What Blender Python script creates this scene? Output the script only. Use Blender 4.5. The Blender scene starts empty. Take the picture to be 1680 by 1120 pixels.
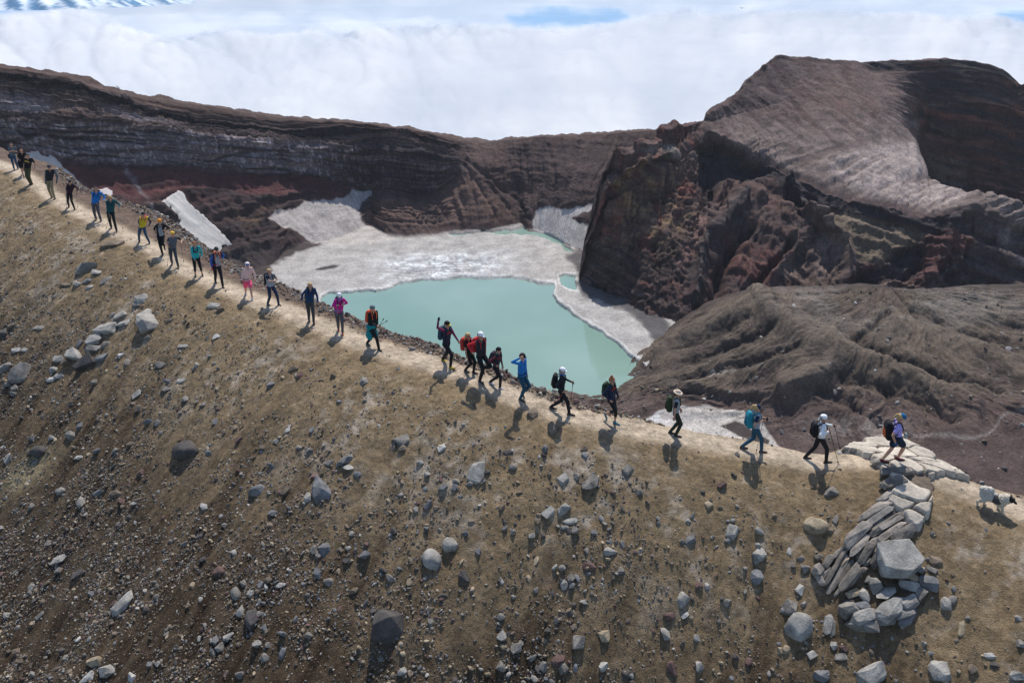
import bpy, bmesh, math, random
import numpy as np
from mathutils import Vector, Matrix, Quaternion
R = math.radians
random.seed(7); RNG = np.random.default_rng(11)
scene = bpy.context.scene
COL = scene.collection

# ------------------------------------------------------------------ camera, sky, sun, exposure
CZ = 130.0                                   # camera height above the crater lake, metres
FPX = 1150.0                                 # focal length in pixels of a 1680 px wide picture
PITCH = R(27.0)
cam = bpy.data.cameras.new("camera"); cam_o = bpy.data.objects.new("camera", cam); COL.objects.link(cam_o)
cam.sensor_width = 36.0; cam.lens = 36.0 * FPX / 1680.0
cam.clip_start = 0.5; cam.clip_end = 200000.0
cam_o.location = (0, 0, CZ); cam_o.rotation_euler = (R(90) - PITCH, 0, 0)
scene.camera = cam_o

SUN_EL, SUN_AZ = R(54.0), R(9.0)            # azimuth clockwise from +Y
world = bpy.data.worlds.new("World"); scene.world = world; world.use_nodes = True
wn = world.node_tree; wn.nodes.clear()
sky = wn.nodes.new("ShaderNodeTexSky"); sky.sky_type = 'NISHITA'; sky.sun_disc = False
sky.sun_elevation = SUN_EL; sky.sun_rotation = SUN_AZ; sky.altitude = 1800; sky.air_density = 1.0; sky.dust_density = 2.2
bgn = wn.nodes.new("ShaderNodeBackground"); bgn.inputs[1].default_value = 0.14
won = wn.nodes.new("ShaderNodeOutputWorld")
wn.links.new(sky.outputs[0], bgn.inputs[0]); wn.links.new(bgn.outputs[0], won.inputs[0])
sd = bpy.data.lights.new("sun", 'SUN'); sd.energy = 3.8; sd.angle = R(0.5); sd.color = (1.0, 0.95, 0.87)
so = bpy.data.objects.new("sun", sd); COL.objects.link(so)
SV = Vector((math.sin(SUN_AZ) * math.cos(SUN_EL), math.cos(SUN_AZ) * math.cos(SUN_EL), math.sin(SUN_EL)))
so.rotation_euler = SV.to_track_quat('Z', 'Y').to_euler(); so.location = (0, 0, 400)
scene.view_settings.view_transform = 'Standard'; scene.view_settings.look = 'None'
scene.view_settings.gamma = 1.0; scene.view_settings.exposure = 0.28
scene.cycles.max_bounces = 6; scene.cycles.volume_bounces = 0; scene.cycles.transparent_max_bounces = 12
scene.cycles.use_denoising = True
# the thin air of the crater: one box round the ridge, the crater and the mountain
def make_haze():
    m = bpy.data.materials.new("haze_air"); m.use_nodes = True; nt = m.node_tree; nt.nodes.clear()
    o = nt.nodes.new("ShaderNodeOutputMaterial"); v = nt.nodes.new("ShaderNodeVolumePrincipled"); v.inputs["Color"].default_value = (.80, .86, .95, 1); v.inputs["Density"].default_value = HAZE
    nt.links.new(v.outputs[0], o.inputs["Volume"]); m.cycles.homogeneous_volume = True
    x, y0, y1, z0, z1 = 640, -80, 775, -300, CZ + 12
    V = [(-x, y0, z0), (x, y0, z0), (x, y1, z0), (-x, y1, z0), (-x, y0, z1), (x, y0, z1), (x, y1, z1), (-x, y1, z1)]
    F = [(0, 3, 2, 1), (4, 5, 6, 7), (0, 1, 5, 4), (1, 2, 6, 5), (2, 3, 7, 6), (3, 0, 4, 7)]
    me = bpy.data.meshes.new("haze"); me.from_pydata(V, [], F); me.materials.append(m); q = bpy.data.objects.new("haze", me); COL.objects.link(q); q["kind"] = "stuff"
HAZE = 0.00007
make_haze()

# ------------------------------------------------------------------ numpy helpers
_perm = np.random.default_rng(3).permutation(256); _perm = np.concatenate([_perm, _perm, _perm])
_g = np.random.default_rng(4).normal(size=(256, 3)); _g /= np.linalg.norm(_g, axis=1)[:, None]
def pn(x, y, z):
    x, y, z = np.broadcast_arrays(np.asarray(x, float), np.asarray(y, float), np.asarray(z, float))
    xi = np.floor(x).astype(int); yi = np.floor(y).astype(int); zi = np.floor(z).astype(int)
    xf = x - xi; yf = y - yi; zf = z - zi
    xi &= 255; yi &= 255; zi &= 255
    u = xf ** 3 * (xf * (xf * 6 - 15) + 10); v = yf ** 3 * (yf * (yf * 6 - 15) + 10); w = zf ** 3 * (zf * (zf * 6 - 15) + 10)
    out = 0.0
    for dx in (0, 1):
        for dy in (0, 1):
            for dz in (0, 1):
                h = _perm[_perm[_perm[xi + dx] + yi + dy] + zi + dz]
                g = _g[h]
                d = g[..., 0] * (xf - dx) + g[..., 1] * (yf - dy) + g[..., 2] * (zf - dz)
                out = out + d * (u if dx else 1 - u) * (v if dy else 1 - v) * (w if dz else 1 - w)
    return out * 1.6
def fbm(x, y, z, o=4, rough=0.5, ridged=False):
    a, s, t = 1.0, 0.0, 0.0
    for i in range(o):
        n = pn(x * 2 ** i + 17.3 * i, y * 2 ** i + 5.1 * i, z * 2 ** i + 9.7 * i)
        if ridged: n = 1 - 2 * np.abs(n)
        s = s + a * n; t += a; a *= rough
    return s / t
def sstep(a, b, x):
    t = np.clip((x - a) / (b - a), 0, 1); return t * t * (3 - 2 * t)
def interp(x, pts):
    p = np.array(pts, float); return np.interp(x, p[:, 0], p[:, 1])
def gauss(a, sig):
    r = int(sig * 3) + 1; k = np.exp(-0.5 * (np.arange(-r, r + 1) / sig) ** 2); k /= k.sum()
    return np.convolve(np.pad(a, r, mode='edge'), k, mode='valid')
CP, SP = math.cos(PITCH), math.sin(PITCH)
def ray(px, py):                              # direction with unit depth along the view axis
    v = (560 - np.asarray(py, float)) / FPX; u = (np.asarray(px, float) - 840) / FPX
    return u, CP + v * SP, -SP + v * CP
def at_y(px, py, Y):
    dx, dy, dz = ray(px, py); t = Y / dy; return dx * t, Y + 0 * t, CZ + dz * t
def at_z(px, py, Z):
    dx, dy, dz = ray(px, py); t = (Z - CZ) / dz; return dx * t, dy * t, Z + 0 * t
def at_t(px, py, t):
    dx, dy, dz = ray(px, py); return dx * t, dy * t, CZ + dz * t
def proj(x, y, z):
    z = z - CZ; dep = y * CP - z * SP; up = y * SP + z * CP
    return 840 + FPX * x / dep, 560 - FPX * up / dep, dep
def poly_sd(px, py, poly):                    # signed distance, negative inside
    poly = np.array(poly, float); d = np.full(px.shape, 1e9); inside = np.zeros(px.shape, bool)
    n = len(poly)
    for i in range(n):
        a = poly[i]; b = poly[(i + 1) % n]; e = b - a
        wx = px - a[0]; wy = py - a[1]
        t = np.clip((wx * e[0] + wy * e[1]) / max(e @ e, 1e-9), 0, 1)
        d = np.minimum(d, np.hypot(wx - e[0] * t, wy - e[1] * t))
        c = ((a[1] > py) != (b[1] > py))
        with np.errstate(divide='ignore', invalid='ignore'):
            xx = a[0] + (py - a[1]) / (b[1] - a[1] if b[1] != a[1] else 1e-9) * e[0]
        inside ^= c & (px < xx)
    return np.where(inside, -d, d)

def mesh_np(name, V, F, mats=(), tint=None, smooth=True, mi=None):
    me = bpy.data.meshes.new(name); V = np.asarray(V, np.float32); F = np.asarray(F, np.int32)
    k = F.shape[1]
    me.vertices.add(len(V)); me.vertices.foreach_set("co", V.ravel())
    me.loops.add(F.size); me.loops.foreach_set("vertex_index", F.ravel())
    me.polygons.add(len(F)); me.polygons.foreach_set("loop_start", np.arange(0, F.size, k, dtype=np.int32))
    if mi is not None: me.polygons.foreach_set("material_index", np.asarray(mi, np.int32))
    me.polygons.foreach_set("use_smooth", np.full(len(F), smooth, bool))
    if tint is not None:
        at = me.attributes.new("tint", 'FLOAT_COLOR', 'POINT')
        c = np.ones((len(V), 4), np.float32); c[:, :3] = np.clip(tint, 0, 1); at.data.foreach_set("color", c.ravel())
    for m in mats: me.materials.append(m)
    me.update(calc_edges=True); me.validate()
    return me
def grid_faces(nr, nc):
    i = np.arange(nr - 1)[:, None] * nc + np.arange(nc - 1)[None, :]
    return np.stack([i, i + 1, i + nc + 1, i + nc], -1).reshape(-1, 4)
def grid_normals(P):
    du = np.gradient(P, axis=1); dv = np.gradient(P, axis=0); n = np.cross(du, dv)
    n /= np.maximum(np.linalg.norm(n, axis=2, keepdims=True), 1e-9); n[n[..., 2] < 0] *= -1
    return n
def link(name, me, label=None, cat=None, group=None, kind=None, parent=None):
    o = bpy.data.objects.new(name, me); COL.objects.link(o)
    if label: o["label"] = label
    if cat: o["category"] = cat
    if group: o["group"] = group
    if kind: o["kind"] = kind
    if parent: o.parent = parent
    return o
def empty(name, loc, label=None, cat=None, group=None):
    o = link(name, None, label, cat, group); o.location = loc; o.empty_display_size = 0.1; return o

# ------------------------------------------------------------------ materials
def nodemat(name):
    m = bpy.data.materials.new(name); m.use_nodes = True; nt = m.node_tree
    b = nt.nodes["Principled BSDF"]; return m, nt, b
def N(nt, t, **k):
    n = nt.nodes.new(t)
    for a, v in k.items():
        if isinstance(a, str) and hasattr(n, a): setattr(n, a, v)
    return n
def terrain_mat(name, scales, bump, rough=0.9, contrast=0.6, stretch=(1, 1, 1), spec=0.25, speck=None, bdist=1.0):
    """tint attribute x layered noise, with matching bump"""
    m, nt, b = nodemat(name); L = nt.links.new
    at = N(nt, "ShaderNodeAttribute"); at.attribute_name = "tint"
    tc = N(nt, "ShaderNodeTexCoord"); mp = N(nt, "ShaderNodeMapping"); mp.inputs[3].default_value = stretch
    L(tc.outputs["Object"], mp.inputs[0])
    prev = None; hprev = None
    for i, s in enumerate(scales):
        no = N(nt, "ShaderNodeTexNoise"); no.inputs["Scale"].default_value = s; no.inputs["Detail"].default_value = 6; no.inputs["Roughness"].default_value = 0.62
        L(mp.outputs[0], no.inputs["Vector"])
        mr = N(nt, "ShaderNodeMapRange"); mr.inputs[1].default_value = 0.3; mr.inputs[2].default_value = 0.7
        mr.inputs[3].default_value = 1 - contrast; mr.inputs[4].default_value = 1 + contrast; L(no.outputs[0], mr.inputs[0])
        if prev is None: prev, hprev = mr.outputs[0], no.outputs[0]
        else:
            mu = N(nt, "ShaderNodeMath"); mu.operation = 'MULTIPLY'; L(prev, mu.inputs[0]); L(mr.outputs[0], mu.inputs[1]); prev = mu.outputs[0]
            ad = N(nt, "ShaderNodeMath"); ad.operation = 'MULTIPLY_ADD'; L(no.outputs[0], ad.inputs[0]); ad.inputs[1].default_value = 0.5; L(hprev, ad.inputs[2]); hprev = ad.outputs[0]
    vm = N(nt, "ShaderNodeVectorMath"); vm.operation = 'SCALE'; L(at.outputs["Color"], vm.inputs[0]); L(prev, vm.inputs["Scale"])
    col = vm.outputs[0]
    if speck:                                 # scattered pale stones too small to model one by one
        for sc_, thr, c in speck:
            vo = N(nt, "ShaderNodeTexVoronoi"); vo.inputs["Scale"].default_value = sc_; L(tc.outputs["Object"], vo.inputs["Vector"])
            lt = N(nt, "ShaderNodeMapRange"); lt.inputs[1].default_value = thr; lt.inputs[2].default_value = thr * 0.6; L(vo.outputs["Distance"], lt.inputs[0])
            sx = N(nt, "ShaderNodeSeparateColor"); L(vo.outputs["Color"], sx.inputs[0])
            g = N(nt, "ShaderNodeMath"); g.operation = 'GREATER_THAN'; g.inputs[1].default_value = 0.72; L(sx.outputs[0], g.inputs[0])
            mm = N(nt, "ShaderNodeMath"); mm.operation = 'MULTIPLY'; L(lt.outputs[0], mm.inputs[0]); L(g.outputs[0], mm.inputs[1])
            mx = N(nt, "ShaderNodeMix"); mx.data_type = 'RGBA'; L(mm.outputs[0], mx.inputs[0]); L(col, mx.inputs[6]); mx.inputs[7].default_value = (*c, 1); col = mx.outputs[2]
    L(col, b.inputs["Base Color"])
    bp = N(nt, "ShaderNodeBump"); bp.inputs["Strength"].default_value = bump; bp.inputs["Distance"].default_value = bdist
    L(hprev, bp.inputs["Height"]); L(bp.outputs[0], b.inputs["Normal"])
    b.inputs["Roughness"].default_value = rough; b.inputs["Specular IOR Level"].default_value = spec
    return m
def plain(name, c, rough=0.8, noise=0.15, scale=30, metal=0.0, spec=0.3):
    m, nt, b = nodemat(name); L = nt.links.new
    tc = N(nt, "ShaderNodeTexCoord"); no = N(nt, "ShaderNodeTexNoise"); no.inputs["Scale"].default_value = scale; no.inputs["Detail"].default_value = 4
    L(tc.outputs["Object"], no.inputs["Vector"])
    mr = N(nt, "ShaderNodeMapRange"); mr.inputs[1].default_value = 0.3; mr.inputs[2].default_value = 0.7; mr.inputs[3].default_value = 1 - noise; mr.inputs[4].default_value = 1 + noise
    L(no.outputs[0], mr.inputs[0])
    vm = N(nt, "ShaderNodeVectorMath"); vm.operation = 'SCALE'; vm.inputs[0].default_value = c; L(mr.outputs[0], vm.inputs["Scale"])
    L(vm.outputs[0], b.inputs["Base Color"]); b.inputs["Roughness"].default_value = rough; b.inputs["Metallic"].default_value = metal
    b.inputs["Specular IOR Level"].default_value = spec
    return m
_pc = {}
def cloth(c, rough=0.85):
    k = (tuple(c), rough)
    if k not in _pc: _pc[k] = plain("fabric", c, rough, 0.12, 40)
    return _pc[k]
# ------------------------------------------------------------------ crater bowl: lofted through the real strata lines
LAKE = 0.0                                    # water level; the floor of dirty ice lies 0.8 m above it
FLOOR = 0.8
WATER = [(527,484),(542,479),(587,477),(633,472),(658,463),(692,458),(754,455),(817,454),(858,455),(875,461),(893,464),(909,463),(911,470),(906,482),(912,492),(925,501),(954,522),(983,540),(1012,559),(1033,580),(1060,600),(1060,760),(500,760)]
POND = [(917,452),(926,449),(943,450),(947,456),(944,466),(950,478),(935,474),(920,466)]
MOAT = [(730,383),(780,379),(836,376),(856,371),(880,378),(905,385),(925,397),(937,408),(943,415),(930,414),(918,402),(895,391),(860,385),(800,383),(760,385)]
RIM = [(-300,60),(-150,88),(0,110),(60,118),(92,121),(112,124),(140,138),(177,147),(205,155),(235,159),(260,162),(310,171),(350,176),(400,184),(445,192),(480,194),(530,198),(540,195),(552,199),(600,203),(640,208),(700,217),(740,225),(790,232),(815,232),(850,228),(900,224),(960,221),(1010,218),(1060,215),(1120,213),(1500,205),(1950,200)]
RIMY = [(-300,280),(0,330),(150,365),(300,405),(500,445),(700,458),(850,460),(1000,440),(1100,430),(1950,430)]
FOOT = [(-300,640),(0,570),(200,520),(330,470),(420,443),(446,434),(470,412),(500,400),(540,394),(560,388),(600,372),(612,370),(633,384),(667,388),(717,384),(746,378),(800,377),(854,366),(867,376),(883,376),(915,392),(937,405),(958,413),(1000,420),(1950,470)]
L1 = [(-300,70),(0,117),(40,123),(80,132),(130,141),(170,151),(210,164),(240,178),(260,184),(330,197),(400,206),(470,214),(560,205),(620,209),(700,224),(760,240),(850,250),(1950,240)]
L2 = [(-300,80),(0,128),(60,141),(110,147),(160,158),(200,175),(240,190),(280,197),(350,206),(420,219),(500,228),(620,214),(650,214),(700,232),(760,248),(850,262),(1950,250)]
L3 = [(-300,190),(0,200),(67,203),(133,202),(233,208),(283,212),(333,221),(433,229),(500,236),(560,240),(620,238),(700,250),(755,262),(850,285),(1000,290),(1950,280)]
L4 = [(-300,230),(0,238),(67,244),(117,262),(233,268),(300,270),(367,276),(433,281),(500,288),(560,296),(600,309),(640,312),(690,318),(720,318),(745,295),(765,285),(850,312),(1000,318),(1950,310)]
px = np.arange(-300, 1500, 1.55)
def Lz(pts, Y):
    y = interp(px, pts); return np.stack(at_y(px, y, Y), -1)
jit = lambda a, s, k: a * pn(px / s, k, 0.5)
rimy = interp(px, RIM) + jit(1.2, 22, 1.3) + jit(0.6, 7, 4.1); Yr = gauss(interp(px, RIMY), 20)
fy = interp(px, FOOT); foot = np.stack(at_z(px, fy, FLOOR + 0 * px), -1); Yf = gauss(foot[:, 1], 6)
foot = np.stack(at_y(px, fy, foot[:, 1]), -1)
fr = lambda f: Yr + (foot[:, 1] - Yr) * f
cl = 1 - sstep(700, 790, px)                  # cliffs fade into scree to the right
rim = np.stack(at_y(px, rimy, Yr), -1)
def ln(pts, f_cliff, f_scree, jj): return Lz(list(zip(px, interp(px, pts) + jit(3.0, 40, jj) + jit(2.2, 11, jj + 3))), fr(f_cliff * cl + f_scree * (1 - cl)))
l1 = ln(L1, .10, .16, 2.2); l2 = ln(L2, .115, .24, 2.2); l3 = ln(L3, .27, .42, 6.2); l4 = ln(L4, .30, .56, 8.7)
fl1 = np.stack(at_z(px, np.maximum(fy + 60, 470), FLOOR + 0 * px), -1)
fl2 = np.stack(at_z(px, 0 * px + 700, FLOOR + 0 * px), -1)
out1 = rim + np.array([0, 14, -1.5]); out2 = rim + np.array([0, 120, -55]); out3 = rim + np.array([0, 290, -250])
lines = [(out3, 6), (out2, 14), (out1, 8), (rim, 30), (l1, 14), (l2, 44), (l3, 52), (l4, 96), (foot, 50), (fl1, 110), (fl2, 0)]
rows, kk = [], []
for i in range(len(lines) - 1):
    a, n = lines[i]; b = lines[i + 1][0]
    for j in range(n):
        f = j / n; rows.append(a * (1 - f) + b * f); kk.append(i + f)
rows.append(lines[-1][0]); kk.append(len(lines) - 1)
P = np.array(rows); K = np.array(kk)[:, None] * np.ones(len(px))[None, :]
PX0, PY0, _ = proj(P[..., 0], P[..., 1], P[..., 2])
X, Y, Z = P[..., 0], P[..., 1], P[..., 2]
clg = np.broadcast_to(cl, X.shape)
def band(a, b, s=0.25): return sstep(a - s, a + s, K) * (1 - sstep(b - s, b + s, K))
cliff = np.clip(band(4, 5, .15) * .8 + band(6, 7, .12) + 0.35 * band(5, 6, .2), 0, 1) * clg
scree = np.clip(band(3.1, 8, .3) - cliff, 0, 1)
nrm = grid_normals(P)
wn1 = fbm(X / 55, Y / 55, Z / 40, 4)
colm = fbm(X / 3.2, Y / 3.2, Z / 13, 4, .6, True)                     # jointed columns
strat = pn(X / 90, Y / 90, Z / 2.2 + wn1 * 2)                          # ledges
rough = fbm(X / 9, Y / 9, Z / 9, 5, .6)
th = np.arctan2(X - 5, Y - 300); gully = fbm(th * 22 + wn1 * .8, Z / 120, 0.3, 4, .55, True)
amp_in = sstep(2.9, 3.6, K) * (1 - sstep(7.7, 8.0, K))
strat2 = pn(X / 70, Y / 70, Z / 5.5 + wn1)
ks = pn(K * 15 + wn1 * 1.2, X / 60, Y / 60) + .6 * pn(K * 34 + wn1, X / 35, Y / 35); kl = clg * sstep(3.2, 3.5, K) * (1 - sstep(7.7, 8, K))
disp = kl * ks * 1.5 + cliff * (colm * 3.0 + strat * 2.2 + strat2 * 2.0 + rough * 1.8) + scree * (gully * 1.6 * (.15 + .85 * sstep(4.2, 5.5, K)) + rough * 1.3) + amp_in * wn1 * 2.0
SNOW1 = [(266,331),(280,322),(291,314),(299,315),(307,333),(318,343),(338,359),(352,372),(368,388),(378,402),(366,404),(362,410),(350,425),(330,425),(300,405),(270,380),(250,352),(262,352),(280,366),(294,371),(297,364),(292,352),(280,342)]
SNOW2 = [(40,250),(50,246),(62,244),(66,252),(78,256),(84,250),(92,258),(105,275),(120,290),(133,303),(128,315),(90,305),(60,285),(42,272)]
FAN1 = [(440,357),(452,349),(480,343),(500,330),(560,326),(578,312),(612,312),(610,322),(590,336),(588,352),(600,368),(625,385),(680,392),(560,402),(520,400),(500,394),(488,380),(462,372)]
FAN2 = [(870,378),(878,352),(886,340),(905,342),(930,345),(985,333),(965,346),(940,358),(960,370),(985,374),(975,410),(955,412),(937,405),(915,392),(890,382)]
damp = np.minimum.reduce([sstep(-2, 9, poly_sd(PX0, PY0, q)) for q in (SNOW1, SNOW2, FAN1, FAN2)]); damp = .12 + .88 * damp; snowdisp = damp
# a rocky rib and crags under the grey band at the left, boulder clumps on the far scree
ribs = sstep(7.15, 7.35, K) * (1 - sstep(7.8, 8, K)) * clg
disp = disp + ribs * (fbm((X + Z * .8) / 14, Y / 30, Z / 40, 5, .58, True) * 3.0 + strat * 1.6 + strat2 * 1.5)
crag = np.exp(-((PX0 - 712) / 30) ** 2 - ((PY0 - 352) / 16) ** 2) + np.exp(-((PX0 - 600) / 22) ** 2 - ((PY0 - 346) / 10) ** 2) * .7 + 0.8 * np.exp(-((PX0 - 865) / 13) ** 2 - ((PY0 - 352) / 22) ** 2)
disp = disp + crag * np.maximum(fbm(X / 5, Y / 5, Z / 5, 4, .6), -.1) * 7 * amp_in
out = 1 - sstep(2.4, 3.2, K)
disp = disp + out * rough * 2.5
def rlA(pts, wd):
    q = np.array(pts, float); dd_ = np.full(PX0.shape, 1e9)
    for a, b in zip(q[:-1], q[1:]):
        e = b - a; t = np.clip(((PX0 - a[0]) * e[0] + (PY0 - a[1]) * e[1]) / (e @ e), 0, 1); dd_ = np.minimum(dd_, np.hypot(PX0 - a[0] - e[0] * t, PY0 - a[1] - e[1] * t))
    return np.exp(-((dd_ + 1.5 * rough) / wd) ** 2) * amp_in
chan = np.maximum.reduce([rlA([(742,240),(765,275),(790,312),(808,345),(818,372)], 3.2), rlA([(765,262),(800,290),(850,330),(872,362)], 3.5), .8 * rlA([(800,300),(830,335),(846,362)], 3), .7 * rlA([(900,240),(912,300),(905,340)], 4), .7 * rlA([(950,235),(940,290),(918,338)], 4), .6 * rlA([(860,240),(868,300),(872,340)], 4)])
fanr = sstep(740, 800, PX0) * amp_in; disp = disp - chan * 1.3 + fanr * (fbm(th * 55 + wn1, Z / 50, 2.3, 4, .55, True) * 1.1 + strat * .5)
P = P + nrm * (disp * damp * 0.95)[..., None]
# ice floor relief, and the basins of the lake, the pond and the moat
flo = sstep(7.95, 8.1, K)
wob = 3.2 * pn(X / 7, Y / 7, 3.3) + 1.6 * pn(X / 2.5, Y / 2.5, 8.3)
sdw = np.minimum(np.minimum(poly_sd(PX0, PY0, WATER), poly_sd(PX0, PY0, POND)), poly_sd(PX0, PY0, MOAT)) + wob * .9
wet = 1 - sstep(-2.6, 0.0, sdw)
Pz = P[..., 2] + flo * (fbm(X / 14, Y / 14, 1.0, 5, .6) * 0.9 + 0.25)
P[..., 2] = Pz * (1 - wet * sstep(7.3, 7.9, K)) + (LAKE - 2.5) * wet * sstep(7.3, 7.9, K)
# tints (linear base colours; patches of sunlight and cliff shadow painted in)
def mixc(C, col, m): return C + (np.array(col) - C) * np.clip(m, 0, 1)[..., None]
C = np.ones(P.shape) * np.array([.078, .055, .051])
C = mixc(C, (.098, .070, .058), band(2, 4.0, .3) * .8)
C = mixc(C, (.035, .032, .036), clg * band(4, 5, .1) * 1.0)
C = mixc(C, (.085, .062, .056), clg * band(5, 6, .15))
fan_ = 1 - damp
g2 = clg * band(5.35, 5.75, .12) * sstep(-.25, .25, pn(X / 30, Y / 30, 2)) * (1 - sstep(200, 330, PX0))
C = mixc(C, (.24, .24, .26), g2 * sstep(-.3, .3, colm))
gr = clg * band(6, 7, .05) * (1 - .75 * sstep(480, 640, PX0))
C = mixc(C, (.185, .185, .20), gr)
C = mixc(C, (.52, .52, .56), gr * sstep(.08, .4, fbm(X / 1.4, Y / 1.4, Z / 4, 4, .65)) * .95)
C = mixc(C, (.34, .34, .37), clg * band(5.3, 6, .2) * sstep(.22, .5, fbm(X / 1.8 + 7, Y / 1.8, Z / 3, 4, .65)) * .6)
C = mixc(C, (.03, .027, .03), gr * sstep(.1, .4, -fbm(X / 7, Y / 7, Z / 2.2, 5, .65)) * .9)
C = mixc(C, (.045, .038, .042), clg * band(5.7, 7, .1) * sstep(480, 620, PX0))
red = clg * band(7.02, 7.35, .08) * (1 - sstep(540, 600, PX0))
C = mixc(C, (.082, .029, .031), red * .95)
C = mixc(C, (.050, .033, .032), clg * band(7.35, 8.0, .1) * (1 - sstep(560, 600, PX0)))
C = mixc(C, (.13, .085, .045), clg * band(7.4, 8, .05) * sstep(.15, .5, fbm(X / 12, Y / 12, Z / 12, 4)) * (1 - sstep(560, 600, PX0)))
C = mixc(C, (.06, .035, .035), np.exp(-((PX0 - 672) / 26) ** 2 - ((PY0 - 332) / 18) ** 2))  # shadow cast by the cliff above, painted dark on the scree
C = mixc(C, (.13, .10, .082), np.exp(-((PX0 - 760) / 60) ** 2 - ((PY0 - 345) / 40) ** 2) * .7 * amp_in)
C = mixc(C, (.045, .034, .035), chan * .6); C = mixc(C, (.115, .082, .070), fanr * sstep(.1, .6, fbm(th * 55 + wn1, Z / 50, 2.3, 4, .55, True)) * .45)
C = mixc(C, (.05, .038, .040), sstep(760, 830, PX0) * amp_in * sstep(.1, .6, gully) * .6)
C = mixc(C, (.05, .04, .04), crag * .9 * amp_in)
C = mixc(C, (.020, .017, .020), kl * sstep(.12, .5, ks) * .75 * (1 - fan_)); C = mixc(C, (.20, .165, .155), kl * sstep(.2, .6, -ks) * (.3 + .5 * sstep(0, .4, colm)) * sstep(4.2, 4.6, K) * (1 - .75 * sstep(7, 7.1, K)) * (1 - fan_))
C = mixc(C, (.44, .44, .47), gr * sstep(.10, .40, fbm(X / 1.4, Y / 1.4, Z / 4, 4, .65) - .25 * ks) * .85)
fineA = fbm(X / 1.8, Y / 1.8, Z / 1.8, 4, .7); C = C * (1 + .40 * fineA)[..., None]
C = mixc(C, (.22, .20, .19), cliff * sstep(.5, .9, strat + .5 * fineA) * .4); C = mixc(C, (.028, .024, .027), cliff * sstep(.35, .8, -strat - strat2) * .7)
stream = np.exp(-((PX0 - interp(PY0, [(275, 203), (300, 222), (330, 238), (360, 250)])) / (3 + 6 * np.abs(pn(PY0 / 8, 1, 1)))) ** 2) * sstep(275, 285, PY0) * (1 - sstep(355, 365, PY0))
C = mixc(C, (.22, .23, .25), stream * (.35 + .65 * sstep(-.1, .3, rough)))
C = mixc(C, (.150, .104, .084), (1 - sstep(-6, 10, poly_sd(PX0, PY0, [(592,350),(640,322),(700,335),(770,285),(800,320),(858,362),(717,386),(633,386)]) + 6 * rough)) * (.6 + .4 * sstep(-.2, .4, rough)) * (1 - crag * .8) * amp_in)  # sunlight on this part of the wall put into the scree colour
dirt = fbm(X / 5, Y / 14, 2.2, 5, .65)
ice = np.ones(P.shape) * np.array([.385, .365, .348]); ice *= (1 + .14 * dirt)[..., None]
dark = sstep(.25, .75, fbm(X / 8 + 3, Y / 2.6, 4.4, 5, .65))
ice = mixc(ice, (.13, .12, .12), dark * .55)
wht = np.exp(-((PX0 - 725) / 105) ** 4 - ((PY0 - 433 - .05 * (800 - PX0)) / 22) ** 4)
ice = mixc(ice, (.74, .77, .78), wht * (.35 + .65 * sstep(-.2, .25, dirt)))
ice = mixc(ice, (.18, .18, .19), wht * sstep(.35, .6, fbm(X / 11, Y / 3, 7.7, 4, .6, True)) * .7)
rk = np.exp(-((PX0 - 537) / 20) ** 2 - ((PY0 - 440 + .18 * (PX0 - 537)) / 3.2) ** 2)
ice = mixc(ice, (.05, .045, .045), sstep(.3, .6, rk + .2 * dirt))
edg = (1 - sstep(0, 3.0, np.abs(sdw - 1.5))) * sstep(430, 450, PY0)
ice = mixc(ice, (.62, .62, .60), edg * .7)
C = C * np.array([.92, .80, .80]) * (1 - flo[..., None]) + ice * flo[..., None]
# dark mud apron along the left shore and the right cliff foot
mud = poly_sd(PX0, PY0, [(250,520),(330,410),(400,412),(470,404),(525,395),(530,402),(505,410),(470,425),(446,436),(440,470),(460,540)]) + wob * 1.4
C = mixc(C, (.055, .040, .038), 1 - sstep(-3, 3, mud))
mud = poly_sd(PX0, PY0, [(930,420),(970,400),(1010,440),(1080,500),(1110,560),(1075,560),(1050,528),(1025,508),(990,496),(955,486),(948,475),(946,440)]) + wob * 1.6
C = mixc(C, (.060, .055, .058), (1 - sstep(-4, 6, mud)) * .9)
def snowz(poly, s=1.0):
    return 1 - sstep(-1.5, 1.5, poly_sd(PX0, PY0, poly) + wob * s)
fan = snowz([(440,357),(452,349),(480,343),(500,330),(560,326),(578,312),(612,312),(610,322),(590,336),(588,352),(600,368),(625,385),(680,392),(560,402),(520,400),(500,394),(488,380),(462,372)], 1.2)
strk = sstep(-.35, .35, pn(th * 60, Z / 60, 1.1) + .5 * dirt)
C = mixc(C, (.44, .40, .375), fan * (.86 + .14 * strk))
fan2 = snowz([(870,378),(878,352),(886,340),(905,342),(930,345),(985,333),(965,346),(940,358),(960,370),(985,374),(975,410),(955,412),(937,405),(915,392),(890,382)], 1.6)
C = mixc(C, (.50, .47, .45), fan2 * (.72 + .28 * sstep(-.1, .25, pn(th * 110, Z / 50, 4.1) + .35 * dirt)) * (1 - sstep(972, 990, PX0)))
C = C * np.where(flo > .5, 1.0, 1.0)[..., None]; TA = C
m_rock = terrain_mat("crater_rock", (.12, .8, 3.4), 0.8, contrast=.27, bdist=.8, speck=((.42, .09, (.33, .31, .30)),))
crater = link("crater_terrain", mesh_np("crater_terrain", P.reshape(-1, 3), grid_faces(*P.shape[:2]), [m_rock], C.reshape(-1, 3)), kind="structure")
PA, KA = P, K

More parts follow.
